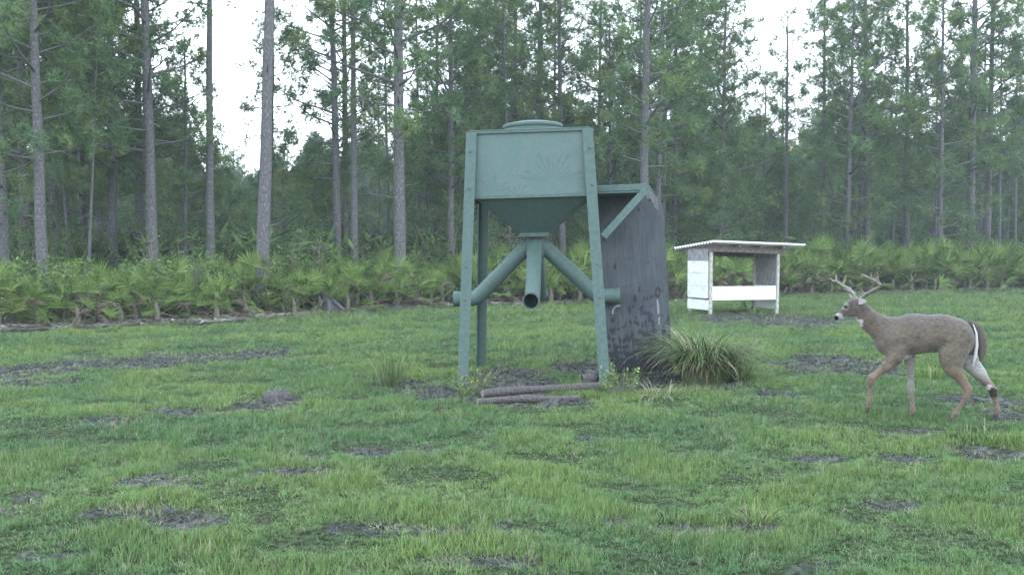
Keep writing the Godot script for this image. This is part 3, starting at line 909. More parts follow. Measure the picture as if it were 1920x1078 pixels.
func build_board() -> void:
	# outline measured at the sheet's own distance, bowed out towards its middle
	var m := mat(Color.WHITE, 0.9, null, Vector3.ONE, 0.0, 0.2)
	m.albedo_texture = ply_paint()
	var d := 11.42
	var L := [[1116, 352], [1120, 450], [1127, 560], [1138, 650], [1150, 712]]
	var R := [[1216, 345], [1243, 384], [1252, 520], [1259, 640], [1266, 712]]
	var base := at_depth(1205, 712, d)
	var o := thing("plywood_sheet", Vector3(base.x, gh(base.x, -d), -d), "tall warped grey plywood sheet leaning beside the green feeder", "board")
	var rows := 26; var cols := 10
	var g := []
	for j in rows + 1:
		var f := float(j) / rows
		var k := f * 4.0; var i0 := mini(int(k), 3); var q := k - i0
		var row := []
		for i in cols + 1:
			var s := float(i) / cols
			var lx := lerpf(L[i0][0], L[i0 + 1][0], q); var ly := lerpf(L[i0][1], L[i0 + 1][1], q)
			var rx := lerpf(R[i0][0], R[i0 + 1][0], q); var ry := lerpf(R[i0][1], R[i0 + 1][1], q)
			var bow := 0.10 * sin(PI * f) + 0.05 * sin(PI * s)
			var dd := d - bow + 0.12 * (1.0 - f) * 0.3
			var p := at_depth(lerpf(lx, rx, s), lerpf(ly, ry, s), dd)
			if j == rows: p.y = o.position.y - 0.04
			row.append(p - o.position)
		g.append(row)
	var mb := MB.new(); var back := MB.new()
	var th := Vector3(0, 0, -0.018)
	var nrm := func(j: int, i: int) -> Vector3:
		var a: Vector3 = g[mini(j + 1, rows)][i] - g[maxi(j - 1, 0)][i]
		var b: Vector3 = g[j][mini(i + 1, cols)] - g[j][maxi(i - 1, 0)]
		var n2 := a.cross(b).normalized()
		return n2 if n2.z > 0 else -n2
	for j in rows:
		for i in cols:
			var u := func(jj: int, ii: int) -> Vector2: return Vector2(float(ii) / cols, float(jj) / rows)
			mb.tri(g[j][i], g[j][i + 1], g[j + 1][i + 1], nrm.call(j, i), nrm.call(j, i + 1), nrm.call(j + 1, i + 1), u.call(j, i), u.call(j, i + 1), u.call(j + 1, i + 1))
			mb.tri(g[j][i], g[j + 1][i + 1], g[j + 1][i], nrm.call(j, i), nrm.call(j + 1, i + 1), nrm.call(j + 1, i), u.call(j, i), u.call(j + 1, i + 1), u.call(j + 1, i))
			back.quad(g[j][i] + th, g[j][i + 1] + th, g[j + 1][i + 1] + th, g[j + 1][i] + th, Vector3(0, 0, -1))
	for j in rows:
		for i in [0, cols]:
			back.quad(g[j][i], g[j][i] + th, g[j + 1][i] + th, g[j + 1][i], Vector3(-1 if i == 0 else 1, 0, 0))
	for i in cols:
		back.quad(g[0][i], g[0][i] + th, g[0][i + 1] + th, g[0][i + 1], Vector3.UP)
	obj("face_veneer", mb, m, o)
	obj("ply_edge", back, mat(lin(0.24, 0.225, 0.22), 0.9), o)
	# frayed pale veneer at the upper corner
	var fr := MB.new()
	for k in 5:
		var p := at_depth(1213 + k * 4.5, 350 + k * 5, d - 0.05) - o.position
		fr.bar(p, p + Vector3(0.012, -rnd(0.09, 0.2), 0.004), 0.022, 0.006, Vector3(0, 0, 1), 0.001)
	obj("frayed_veneer", fr, mat(lin(0.13, 0.128, 0.13), 0.95), o)

# ------------------------------------------------------------------ shed
func build_shed() -> void:
	var white := mat(Color.WHITE, 0.7, tex(noise(0.02, 51, 4), 256, [lin(0.5, 0.5, 0.48), lin(0.68, 0.69, 0.69), lin(0.72, 0.73, 0.74)], 0.9), Vector3.ONE * 1.1)
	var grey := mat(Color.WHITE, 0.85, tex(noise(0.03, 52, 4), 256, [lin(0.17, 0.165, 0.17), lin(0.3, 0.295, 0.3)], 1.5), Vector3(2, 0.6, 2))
	var wood := mat(Color.WHITE, 0.9, tex(noise(0.04, 53, 4), 256, [lin(0.1, 0.08, 0.07), lin(0.2, 0.165, 0.145)], 1.5), Vector3(2, 0.5, 2))
	var post := mat(Color.WHITE, 0.9, tex(noise(0.04, 54, 4), 256, [lin(0.22, 0.2, 0.18), lin(0.5, 0.48, 0.44)], 1.6), Vector3(3, 0.7, 3))
	var tin := mat(Color.WHITE, 0.5, tex(noise(0.02, 55, 3), 256, [lin(0.6, 0.62, 0.63), lin(0.82, 0.84, 0.85)], 1.5), Vector3.ONE, 0.0, 0.5)
	var at := Vector3(4.57, 0, -22.6)
	at.y = gh(at.x, at.z)
	var o := thing("feeding_shed", at, "small open white board shed with corrugated tin roof", "shed")
	o.rotation_degrees.y = 18.0          # local +x runs along the open front, local -z along the side wall
	var Wd := 1.76; var D := 0.98
	var roof_y := func(x: float, z: float) -> float: return 1.635 - 0.03 * x + 0.075 * z
	for p in [Vector2(0, 0), Vector2(Wd, 0), Vector2(Wd, -D), Vector2(0, -D)]:
		var mb := MB.new()
		mb.bar(Vector3(p.x, -0.3, p.y), Vector3(p.x + (0.03 if p.x > 1 else 0.015), roof_y.call(p.x, p.y) - 0.05, p.y), 0.07, 0.07, Vector3(0, 0, 1), 0.01)
		obj("post", mb, post, o)
	# side wall boards (outside seen) and the far wall (inside seen)
	var hs := [[0.1, 0.33], [0.37, 0.65], [0.655, 0.945], [0.95, 1.235], [1.24, 1.52]]
	for s in 2:
		for h in hs.size():
			var mb := MB.new()
			var x: float = -0.042 if s == 0 else Wd + 0.042
			var z0 := -0.04 + (0.02 if h == 0 else 0.0)
			mb.bar(Vector3(x, (hs[h][0] + hs[h][1]) / 2, z0), Vector3(x, (hs[h][0] + hs[h][1]) / 2, -D - 0.03), 0.016, hs[h][1] - hs[h][0], Vector3.UP, 0.004)
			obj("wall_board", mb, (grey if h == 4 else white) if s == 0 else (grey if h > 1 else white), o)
	# trough between the front posts
	var tf := MB.new()
	tf.bar(Vector3(0.04, 0.49, 0.005), Vector3(Wd - 0.036, 0.485, 0.005), 0.022, 0.32, Vector3.UP, 0.004)
	obj("trough_front", tf, white, o)
	var tb := MB.new()
	tb.bar(Vector3(0.04, 0.335, -0.2), Vector3(Wd - 0.036, 0.335, -0.2), 0.40, 0.022, Vector3.UP, 0.004)
	obj("trough_floor", tb, wood, o)
	var tk := MB.new()
	tk.bar(Vector3(0.04, 0.47, -0.41), Vector3(Wd - 0.036, 0.47, -0.41), 0.02, 0.25, Vector3.UP, 0.004)
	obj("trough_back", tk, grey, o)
	# beams and rafters under the roof
	for z in [0.05, -D - 0.05]:
		var b := MB.new()
		b.bar(Vector3(-0.1, roof_y.call(-0.1, z) - 0.115, z), Vector3(Wd + 0.2, roof_y.call(Wd + 0.2, z) - 0.115, z), 0.035, 0.15, Vector3.UP, 0.006)
		obj("beam", b, wood, o)
	for x in [-0.02, 0.6, 1.18, Wd + 0.02]:
		var b := MB.new()
		b.bar(Vector3(x, roof_y.call(x, 0.26) - 0.04, 0.26), Vector3(x, roof_y.call(x, -1.5) - 0.04, -1.5), 0.04, 0.07, Vector3.UP, 0.006)
		obj("rafter", b, wood, o)
	# corrugated roofing: ridges run along x
	var rf := MB.new()
	var z1 := 0.30; var z0 := -1.56; var x0 := -0.13; var x1 := 2.32
	var steps := 14 * 10
	for k in steps:
		var a := float(k) / steps; var b := float(k + 1) / steps
		var za := lerpf(z1, z0, a); var zb := lerpf(z1, z0, b)
		var wa := 0.026 * cos(a * 14 * TAU); var wb := 0.026 * cos(b * 14 * TAU)
		var p0 := Vector3(x0, roof_y.call(x0, za) + wa + 0.02, za); var p1 := Vector3(x1, roof_y.call(x1, za) + wa + 0.02, za)
		var q0 := Vector3(x0, roof_y.call(x0, zb) + wb + 0.02, zb); var q1 := Vector3(x1, roof_y.call(x1, zb) + wb + 0.02, zb)
		var nn := (p1 - p0).cross(q0 - p0).normalized()
		if nn.y < 0: nn = -nn
		rf.quad(p0, p1, q1, q0, nn)
		var th := Vector3(0, -0.008, 0)
		rf.quad(p0 + th, p1 + th, q1 + th, q0 + th, -nn)
		rf.quad(p0, q0, q0 + th, p0 + th, Vector3.LEFT)
		rf.quad(p1, q1, q1 + th, p1 + th, Vector3.RIGHT)
		if k == 0: rf.quad(p0, p1, p1 + th, p0 + th, Vector3(0, 0, 1))
	obj("roof_sheet", rf, tin, o)
	var lip := MB.new()
	lip.bar(Vector3(x0, roof_y.call(x0, z1) + 0.022, z1 + 0.012), Vector3(x1, roof_y.call(x1, z1) + 0.022, z1 + 0.012), 0.02, 0.03, Vector3.UP, 0.004)
	obj("roof_edge", lip, white, o)

# ------------------------------------------------------------------ small things round the feeder
func build_logs() -> void:
	var bk := mat(Color.WHITE, 0.95, tex(noise(0.05, 61, 4), 256, [lin(0.04, 0.034, 0.033), lin(0.075, 0.066, 0.064), lin(0.12, 0.108, 0.105)], 1.6), Vector3(3, 3, 3), 2.0)
	var end := mat(lin(0.2, 0.165, 0.14), 0.95)
	for l in [[905, 743, 1122, 729, 0.042, 0.02, "long weathered log lying between the feeder's front legs"], [896, 754, 1085, 747, 0.034, 0.015, "thinner grey log lying in front of the long log"], [915, 735, 1010, 731, 0.026, 0.01, "short thin dark pole lying behind the long log"]]:
		var a := on_ground(l[0], l[1]); var b := on_ground(l[2], l[3])
		var o := thing("log", a, l[6], "log")
		var pts := []; var rad := []
		for i in 9:
			var f := i / 8.0
			pts.append((b - a) * f + Vector3(0, l[5] + l[4] * 0.5 + sin(f * 5.0) * 0.008, sin(f * 4 + l[4] * 90) * 0.012)); rad.append(l[4] * (1.0 + 0.12 * sin(f * 9.0 + l[0])))
		var mb := MB.new(); mb.tube(pts, rad, 11, false, 0.06)
		obj("bark", mb, bk, o)
		for e in [0, 8]:
			var cp := MB.new()
			var t: Vector3 = (pts[0] - pts[1]).normalized() if e == 0 else (pts[8] - pts[7]).normalized()
			cp.tube([pts[e] - t * 0.01, pts[e] + t * 0.003], [rad[e] * 0.93, rad[e] * 0.93], 11)
			obj("cut_end", cp, end, o)
	# short hollow log, tilted, with its open end to the side
	var p := on_ground(1092, 722); var q := on_ground(1140, 712)
	var o2 := thing("hollow_log", p, "short hollow log resting tilted beside the feeder's leg", "log")
	var mb2 := MB.new()
	pipe(mb2, [(q - p) + Vector3(0, 0.105, 0), Vector3(0.12, 0.085, 0), Vector3(0, 0.065, 0.02)], 0.06, 0.016)
	obj("bark", mb2, bk, o2)
	# a lump of earth in the grass, and a weathered stump at the wood's edge
	var le := on_ground(520, 751)
	var mb3 := lump(0.12, 0.62, 0.9, 1.0, 12)
	var om := thing("earth_lump", le, "grey lump of dry earth alone in the grass", "earth lump")
	var s := obj("clod", mb3, mat(Color.WHITE, 1.0, tex(noise(0.05, 62, 4), 128, [lin(0.05, 0.046, 0.046), lin(0.13, 0.12, 0.115)], 1.6), Vector3.ONE * 4, 3.0), om)
	s.position.y = 0.04
	var sp := on_ground(592, 590)
	sp = Vector3(sp.x, gh(sp.x, sp.z - 1.5), sp.z - 1.5)
	var st := thing("weathered_stump", sp, "silvery weathered stump with roots at the palmettos' foot", "stump")
	var sb := MB.new()
	sb.tube([Vector3(0, -0.1, 0), Vector3(0.0, 0.2, 0), Vector3(-0.04, 0.46, 0.02), Vector3(-0.1, 0.6, 0.02)], [0.26, 0.16, 0.12, 0.05], 9, true, 0.22)
	var sm := mat(Color.WHITE, 0.95, tex(noise(0.05, 63, 4), 128, [lin(0.05, 0.048, 0.048), lin(0.15, 0.145, 0.15)], 2.4), Vector3(5, 1, 5), 3.0)
	obj("stump_wood", sb, sm, st)
	for k in 6:
		var rb := MB.new()
		var a := TAU * k / 6.0 + 0.3
		var d := Vector3(cos(a), 0, sin(a))
		rb.tube([d * 0.1 + Vector3(0, 0.3, 0), d * 0.32 + Vector3(0, 0.14, 0), d * rnd(0.5, 0.75) + Vector3(0, -0.04, 0)], [0.06, 0.045, 0.02], 6, true, 0.15)
		obj("root", rb, sm, st)
func build_weeds() -> void:
	rng.seed = 501
	var gm := leaf_mat(0.5)
	var tall := func(called: String, px: float, py: float, n: int, h0: float, h1: float, rad: float, w: float, lean0: float, lean1: float, droop: float, ca: Color, cb: Color, deadshare: float, label: String, cat: String) -> void:
		var p := on_ground(px, py)
		var mb := MB.new()
		for i in n:
			var a := rnd(0, TAU); var b := a + rnd(-0.9, 0.9)
			var r := rad * sqrt(rng.randf())
			mb.col = ca.lerp(cb, rng.randf()) * rnd(0.75, 1.25)
			var dead := rng.randf() < deadshare
			if dead: mb.col = Color(0.26, 0.21, 0.15) * rnd(0.6, 1.2)
			blade(mb, Vector3(cos(a) * r, -0.02, sin(a) * r), Vector3(cos(b), 0, sin(b)), rnd(lean0, lean1) * (1.3 if dead else 1.0), rnd(h0, h1), w * rnd(0.7, 1.2), 6, droop)
		var o := thing(called, p, label, cat)
		obj("blade_mass", mb, gm, o)
	tall.call("tall_grass_clump", 1320.0, 716.0, 1500, 0.45, 1.05, 0.25, 0.0085, 0.02, 0.34, 1.6, Color(0.06, 0.1, 0.04), Color(0.11, 0.15, 0.055), 0.22, "big arching clump of tall grass beside the plywood sheet", "grass clump")
	tall.call("tall_grass_clump", 1368.0, 712.0, 240, 0.3, 0.65, 0.22, 0.009, 0.1, 0.6, 0.8, Color(0.06, 0.12, 0.035), Color(0.12, 0.17, 0.05), 0.1, "lower grass clump at the foot of the big arching clump", "grass clump")
	tall.call("rush_clump", 736.0, 722.0, 150, 0.25, 0.48, 0.14, 0.006, 0.02, 0.3, 0.25, Color(0.04, 0.075, 0.03), Color(0.085, 0.12, 0.045), 0.15, "dark spiky rush clump in the grass beside the feeder", "grass clump")
	tall.call("rush_clump", 700.0, 722.0, 120, 0.12, 0.25, 0.25, 0.006, 0.1, 0.7, 0.4, Color(0.05, 0.09, 0.03), Color(0.1, 0.14, 0.045), 0.1, "low ragged rush tuft next to the spiky clump", "grass clump")
	tall.call("dead_grass_tuft", 1240.0, 742.0, 170, 0.12, 0.3, 0.2, 0.006, 0.3, 1.2, 0.7, Color(0.2, 0.19, 0.11), Color(0.28, 0.25, 0.17), 0.5, "pale dead grass tuft at the plywood sheet's foot", "grass clump")
	tall.call("grass_tussock", 960.0, 662.0, 120, 0.08, 0.2, 0.25, 0.007, 0.1, 0.6, 0.4, Color(0.09, 0.15, 0.04), Color(0.15, 0.2, 0.05), 0.02, "bright grass tussock on the lawn seen between the feeder legs", "grass clump")
	tall.call("grass_tussock", 1745.0, 716.0, 160, 0.1, 0.24, 0.13, 0.007, 0.1, 0.5, 0.4, Color(0.09, 0.15, 0.035), Color(0.15, 0.19, 0.045), 0.03, "yellow green grass tussock behind the buck's belly", "grass clump")
	tall.call("grass_tussock", 1850.0, 826.0, 240, 0.08, 0.17, 0.3, 0.006, 0.1, 0.7, 0.4, Color(0.05, 0.1, 0.03), Color(0.09, 0.13, 0.04), 0.08, "dark grass tussock below the buck's hind feet", "grass clump")
	tall.call("grass_tussock", 1420.0, 972.0, 130, 0.06, 0.16, 0.1, 0.005, 0.1, 0.7, 0.5, Color(0.09, 0.14, 0.04), Color(0.18, 0.19, 0.07), 0.1, "yellowish grass tussock beside bare earth in the foreground", "grass clump")
	# leafy herbs at the feeder's legs
	var herb := func(px: float, py: float, h: float, rad: float, n: int, ca: Color, cb: Color, label: String) -> void:
		var p := on_ground(px, py)
		var st := MB.new(); var lf := MB.new()
		for i in n:
			var a := rnd(0, TAU)
			var b := Vector3(cos(a), 0, sin(a)) * rad * sqrt(rng.randf())
			var L := h * rnd(0.55, 1.0)
			var e := b * 1.5 + Vector3(rnd(-0.03, 0.03), L, rnd(-0.03, 0.03))
			st.tube([b * 0.6 + Vector3(0, -0.03, 0), e], [0.004, 0.002], 4, false)
			for k in 13:
				var q := b.lerp(e, rnd(0.25, 1.0))
				var d := (rdir() + Vector3.UP * 0.5).normalized() * rnd(0.025, 0.055)
				var s := d.cross(Vector3.UP).normalized() * 0.011
				lf.col = ca.lerp(cb, rng.randf()) * rnd(0.8, 1.2)
				lf.flat(q, q + d * 0.5 + s, q + d); lf.flat(q, q + d, q + d * 0.5 - s)
		var o := thing("leafy_weed", p, label, "weed")
		obj("stem", st, M.twig, o)
		obj("foliage", lf, gm, o)
	herb.call(1163.0, 738.0, 0.3, 0.13, 26, Color(0.1, 0.17, 0.05), Color(0.17, 0.24, 0.07), "bright green leafy weed at the foot of the leg by the plywood")
	herb.call(884.0, 738.0, 0.27, 0.16, 26, Color(0.09, 0.14, 0.04), Color(0.16, 0.19, 0.06), "yellowish leafy weed at the foot of the feeder's lone front leg")
	herb.call(1404.0, 587.0, 0.55, 0.14, 12, Color(0.06, 0.1, 0.04), Color(0.1, 0.14, 0.05), "tall weed growing against the shed's trough")

# ------------------------------------------------------------------ the buck
class Field:
	var o: Vector3
	var nx: int
	var ny: int
	var nz: int
	var h: float
	var s := PackedFloat32Array()
	func start(lo: Vector3, hi: Vector3, cell: float) -> void:
		o = lo; h = cell
		nx = int((hi.x - lo.x) / h) + 1; ny = int((hi.y - lo.y) / h) + 1; nz = int((hi.z - lo.z) / h) + 1
		s.resize(nx * ny * nz)
	func bone(a: Vector3, ra: float, b: Vector3, rb: float, zs: float, k: float) -> void:
		var rm := maxf(ra, rb)
		var m := 0.05
		var lo := Vector3(minf(a.x, b.x) - rm - m, minf(a.y, b.y) - rm - m, minf(a.z, b.z) - (rm + m) * zs)
		var hi := Vector3(maxf(a.x, b.x) + rm + m, maxf(a.y, b.y) + rm + m, maxf(a.z, b.z) + (rm + m) * zs)
		var i0 := maxi(0, int((lo.x - o.x) / h)); var i1 := mini(nx - 1, int((hi.x - o.x) / h) + 1)
		var j0 := maxi(0, int((lo.y - o.y) / h)); var j1 := mini(ny - 1, int((hi.y - o.y) / h) + 1)
		var k0 := maxi(0, int((lo.z - o.z) / h)); var k1 := mini(nz - 1, int((hi.z - o.z) / h) + 1)
		var A := Vector3(a.x, a.y, a.z / zs); var ab := Vector3(b.x, b.y, b.z / zs) - A
		var l2 := maxf(ab.length_squared(), 1e-9)
		for kk in range(k0, k1 + 1):
			var z := (o.z + kk * h) / zs
			for jj in range(j0, j1 + 1):
				var y := o.y + jj * h
				var at := (kk * ny + jj) * nx
				for ii in range(i0, i1 + 1):
					var p := Vector3(o.x + ii * h, y, z) - A
					var t := clampf(p.dot(ab) / l2, 0.0, 1.0)
					var d := (p - ab * t).length() - lerpf(ra, rb, t)
					if d < m: s[at + ii] += exp(-k * d)
	func mesh_into(mb: MB, color: Callable) -> void:
		var idx := PackedInt32Array(); idx.resize(nx * ny * nz); idx.fill(-1)
		var P := PackedVector3Array(); var N := PackedVector3Array()
		var off := [0, 1, nx, nx + 1, nx * ny, nx * ny + 1, nx * ny + nx, nx * ny + nx + 1]
		var cor := [Vector3(0, 0, 0), Vector3(1, 0, 0), Vector3(0, 1, 0), Vector3(1, 1, 0), Vector3(0, 0, 1), Vector3(1, 0, 1), Vector3(0, 1, 1), Vector3(1, 1, 1)]
		var edges := [[0, 1], [2, 3], [4, 5], [6, 7], [0, 2], [1, 3], [4, 6], [5, 7], [0, 4], [1, 5], [2, 6], [3, 7]]
		for kk in nz - 1:
			for jj in ny - 1:
				for ii in nx - 1:
					var b := (kk * ny + jj) * nx + ii
					var inside := 0
					for q in 8:
						if s[b + off[q]] > 1.0: inside += 1
					if inside == 0 or inside == 8: continue
					var c := Vector3.ZERO; var n := 0
					for e in edges:
						var va := s[b + off[e[0]]]; var vb := s[b + off[e[1]]]
						if (va > 1.0) == (vb > 1.0): continue
						var la := log(maxf(va, 1e-4)); var lb := log(maxf(vb, 1e-4))
						c += cor[e[0]].lerp(cor[e[1]], la / (la - lb)); n += 1
					idx[b] = P.size()
					P.append(o + (Vector3(ii, jj, kk) + c / n) * h)
					N.append(Vector3.ZERO)
		var T := PackedInt32Array()
		for kk in range(1, nz - 1):
			for jj in range(1, ny - 1):
				for ii in range(1, nx - 1):
					var b := (kk * ny + jj) * nx + ii
					var ins := s[b] > 1.0
					for ax in 3:
						var st: int = [1, nx, nx * ny][ax]
						if ins == (s[b + st] > 1.0): continue
						var u: int = [nx, nx * ny, 1][ax]; var w: int = [nx * ny, 1, nx][ax]
						var q := [idx[b - u - w], idx[b - w], idx[b], idx[b - u]]
						if q[0] < 0 or q[1] < 0 or q[2] < 0 or q[3] < 0: continue
						if not ins: q.reverse()
						T.append_array([q[0], q[1], q[2], q[0], q[2], q[3]])
		for i in range(0, T.size(), 3):
			var m := (P[T[i + 1]] - P[T[i]]).cross(P[T[i + 2]] - P[T[i]])
			N[T[i]] += m; N[T[i + 1]] += m; N[T[i + 2]] += m
		var C := PackedColorArray()
		for i in P.size():
			N[i] = N[i].normalized()
			C.append(color.call(P[i], N[i]))
		for i in range(0, T.size(), 3):
			var a := T[i]; var b2 := T[i + 1]; var c2 := T[i + 2]
			mb.tri(P[a], P[b2], P[c2], N[a], N[b2], N[c2])
			var L := mb.c.size()
			var swapped := mb.v[L - 2] != P[b2]
			mb.c[L - 3] = C[a]; mb.c[L - 2] = C[c2] if swapped else C[b2]; mb.c[L - 1] = C[b2] if swapped else C[c2]
func dz(zx: float, zy: float, z: float) -> Vector3:      # from the enlarged view of the buck to metres in its own frame
	return Vector3((zx - 640.0) / 757.0, (1010.0 - zy) / 757.0, z)
func deer_color(p: Vector3, n: Vector3) -> Color:
	var zx := p.x * 757.0 + 640.0; var zy := 1010.0 - p.y * 757.0
	var t := n_fine.get_noise_3d(p.x * 3.0, p.y * 5.0, p.z * 3.0); var f := n_fine.get_noise_3d(p.x * 9.0, p.y * 22.0, p.z * 12.0)
	var c := Color(0.148, 0.12, 0.099).lerp(Color(0.2, 0.158, 0.12), clampf(0.5 + t, 0, 1))
	if zy < 640: c = c.lerp(Color(0.122, 0.1, 0.088), clampf((460.0 - zy) / 120.0 + t * 0.8, 0, 0.8))
	var leg := clampf((zy - 640.0) / 70.0, 0, 1)
	c = c.lerp(Color(0.22, 0.158, 0.112), leg * 0.8)
	# white belly and inner legs
	if zy > 600 and zy < 700 and n.y < -0.35 and zx > 560 and zx < 745: c = Color(0.5, 0.48, 0.44)
	if zy > 615 and absf(p.z) < 0.075 and zx > 560 and n.z * signf(p.z + 0.0001) < -0.3 and zy < 900: c = c.lerp(Color(0.4, 0.37, 0.33), 0.6)
	# far fore leg seen from its inner side
	if p.z < -0.02 and zx > 590 and zx < 700 and zy > 630 and n.z > -0.2: c = Color(0.3, 0.275, 0.245).lerp(Color(0.24, 0.18, 0.135), clampf((zy - 830) / 60.0, 0, 1))
	# far hind leg: pale inner thigh, dark gland at the hock
	if p.z < 0.0 and zx > 940 and zy > 600 and n.z > -0.2:
		c = Color(0.46, 0.44, 0.42).lerp(Color(0.22, 0.165, 0.125), clampf((zy - 700.0 + f * 60.0) / 80.0, 0, 1))
		if Vector2(zx - 1122, zy - 832).length() < 30 + f * 12: c = Color(0.05, 0.04, 0.035)
		elif Vector2(zx - 1100, zy - 800).length() < 20: c = Color(0.6, 0.57, 0.52)
	# head: dark nose, white muzzle band, eye ring, throat patch
	if zx < 330 and zy < 430:
		if Vector2(zx - 172, zy - 376).length() < 17: c = Color(0.02, 0.018, 0.018)
		elif Vector2(zx - 190, zy - 366).length() < 24 and n.y > -0.6: c = c.lerp(Color(0.5, 0.48, 0.46), 0.65)
		elif zy > 366 and n.y < -0.2 and zx < 300: c = c.lerp(Color(0.55, 0.53, 0.5), 0.7)
		if zx > 275 and zy > 380: c = Color(0.62, 0.6, 0.57)
		var er := Vector2(zx - 228, zy - 300).length()
		if er < 24 and er > 9: c = c.lerp(Color(0.4, 0.36, 0.32), 0.5)
	return c * 0.58 * (1.0 + f * 0.5 + t * 0.15)
func build_buck() -> void:
	n_fine.seed = 9
	var base := on_ground(1712, 790)
	var o := thing("buck", base, "brown antlered white-tailed buck walking across the grass", "deer")
	o.rotation_degrees.y = -11.0
	var B := []                          # [a, ra, b, rb, width factor]
	var R := 1.0 / 757.0
	var add := func(x0: float, y0: float, r0: float, z0: float, x1: float, y1: float, r1: float, z1: float, zs := 1.0) -> void:
		B.append([dz(x0, y0, z0), r0 * R, dz(x1, y1, z1), r1 * R, zs])
	# trunk
	add.call(520.0, 480.0, 112.0, 0.0, 640.0, 470.0, 122.0, 0.0, 0.82)
	add.call(640.0, 470.0, 122.0, 0.0, 800.0, 462.0, 112.0, 0.0, 0.86)
	add.call(800.0, 462.0, 112.0, 0.0, 880.0, 474.0, 108.0, 0.0, 0.86)
	add.call(500.0, 520.0, 92.0, 0.0, 560.0, 560.0, 78.0, 0.0, 0.9)
	add.call(880.0, 485.0, 96.0, 0.0, 918.0, 515.0, 76.0, 0.0, 0.95)
	# neck
	add.call(318.0, 325.0, 52.0, 0.0, 380.0, 392.0, 62.0, 0.0, 0.8)
	add.call(380.0, 392.0, 62.0, 0.0, 480.0, 462.0, 92.0, 0.0, 0.8)
	# near shoulder and fore leg, reaching forward
	add.call(510.0, 500.0, 78.0, 0.07, 520.0, 600.0, 56.0, 0.085, 0.7)
	add.call(520.0, 610.0, 46.0, 0.085, 470.0, 672.0, 30.0, 0.09)
	add.call(470.0, 672.0, 28.0, 0.09, 384.0, 742.0, 17.0, 0.09)
	add.call(384.0, 742.0, 19.0, 0.09, 374.0, 770.0, 17.0, 0.09)
	add.call(374.0, 770.0, 15.0, 0.09, 374.0, 890.0, 11.0, 0.09)
	add.call(374.0, 890.0, 14.0, 0.09, 366.0, 930.0, 12.0, 0.09)
	# far fore leg, upright
	add.call(600.0, 560.0, 55.0, -0.07, 634.0, 650.0, 28.0, -0.08, 0.8)
	add.call(634.0, 650.0, 28.0, -0.08, 638.0, 800.0, 16.0, -0.08)
	add.call(638.0, 800.0, 17.0, -0.08, 640.0, 836.0, 15.0, -0.08)
	add.call(640.0, 836.0, 14.0, -0.08, 655.0, 955.0, 11.0, -0.08)
	add.call(655.0, 955.0, 14.0, -0.08, 652.0, 985.0, 12.0, -0.08)
	# near hind leg
	add.call(885.0, 500.0, 96.0, 0.06, 852.0, 615.0, 72.0, 0.09, 0.6)
	add.call(850.0, 600.0, 70.0, 0.09, 846.0, 672.0, 44.0, 0.1, 0.7)
	add.call(850.0, 660.0, 46.0, 0.1, 946.0, 800.0, 21.0, 0.1, 0.8)
	add.call(946.0, 800.0, 20.0, 0.1, 938.0, 835.0, 17.0, 0.1)
	add.call(938.0, 835.0, 15.0, 0.1, 876.0, 950.0, 11.0, 0.1)
	add.call(876.0, 950.0, 14.0, 0.1, 852.0, 985.0, 12.0, 0.1)
	# far hind leg, trailing
	add.call(940.0, 520.0, 84.0, -0.06, 985.0, 640.0, 56.0, -0.09, 0.7)
	add.call(985.0, 640.0, 52.0, -0.09, 1040.0, 710.0, 38.0, -0.09, 0.8)
	add.call(1040.0, 710.0, 36.0, -0.09, 1124.0, 815.0, 20.0, -0.09)
	add.call(1124.0, 815.0, 20.0, -0.09, 1132.0, 848.0, 17.0, -0.09)
	add.call(1132.0, 848.0, 15.0, -0.09, 1152.0, 940.0, 11.0, -0.09)
	add.call(1152.0, 940.0, 14.0, -0.09, 1150.0, 972.0, 12.0, -0.09)
	# head
	var H := []
	var hadd := func(x0: float, y0: float, r0: float, x1: float, y1: float, r1: float, zs := 1.0, z0 := 0.0, z1 := 0.0) -> void:
		H.append([dz(x0, y0, z0), r0 * R, dz(x1, y1, z1), r1 * R, zs])
	hadd.call(282.0, 290.0, 42.0, 318.0, 318.0, 46.0, 0.8)
	hadd.call(278.0, 296.0, 38.0, 232.0, 330.0, 28.0, 0.8)
	hadd.call(232.0, 334.0, 27.0, 186.0, 366.0, 17.0, 0.85)
	hadd.call(268.0, 345.0, 26.0, 196.0, 380.0, 11.0, 0.8)
	hadd.call(282.0, 340.0, 34.0, 312.0, 350.0, 40.0, 0.8)
	hadd.call(180.0, 366.0, 14.0, 176.0, 376.0, 13.0, 0.95)
	hadd.call(238.0, 292.0, 14.0, 262.0, 280.0, 16.0, 1.0, 0.026, 0.028)
	hadd.call(238.0, 292.0, 14.0, 262.0, 280.0, 16.0, 1.0, -0.026, -0.028)
	var body := MB.new()
	var fld := Field.new()
	fld.start(Vector3(-0.42, -0.02, -0.26), Vector3(0.74, 0.98, 0.26), 0.0115)
	for b in B: fld.bone(b[0], b[1], b[2], b[3], b[4], 75.0)
	fld.bone(H[0][0], H[0][1], H[0][2], H[0][3], H[0][4], 75.0)
	fld.mesh_into(body, deer_color)
	var hf := Field.new()
	hf.start(Vector3(-0.67, 0.74, -0.12), Vector3(-0.36, 1.06, 0.12), 0.0055)
	for b in H: hf.bone(b[0], b[1], b[2], b[3], b[4], 120.0)
	for i in [5, 6]: hf.bone(B[i][0], B[i][1], B[i][2], B[i][3], B[i][4], 120.0)
	hf.mesh_into(body, deer_color)
	var fur := mat(Color.WHITE, 0.95, null, Vector3.ONE, 0.0, 0.15)
	fur.vertex_color_use_as_albedo = true
	fur.rim_enabled = true; fur.rim = 0.3
	obj("body", body, fur, o)
	# hooves
	var horn := mat(lin(0.035, 0.03, 0.028), 0.6)
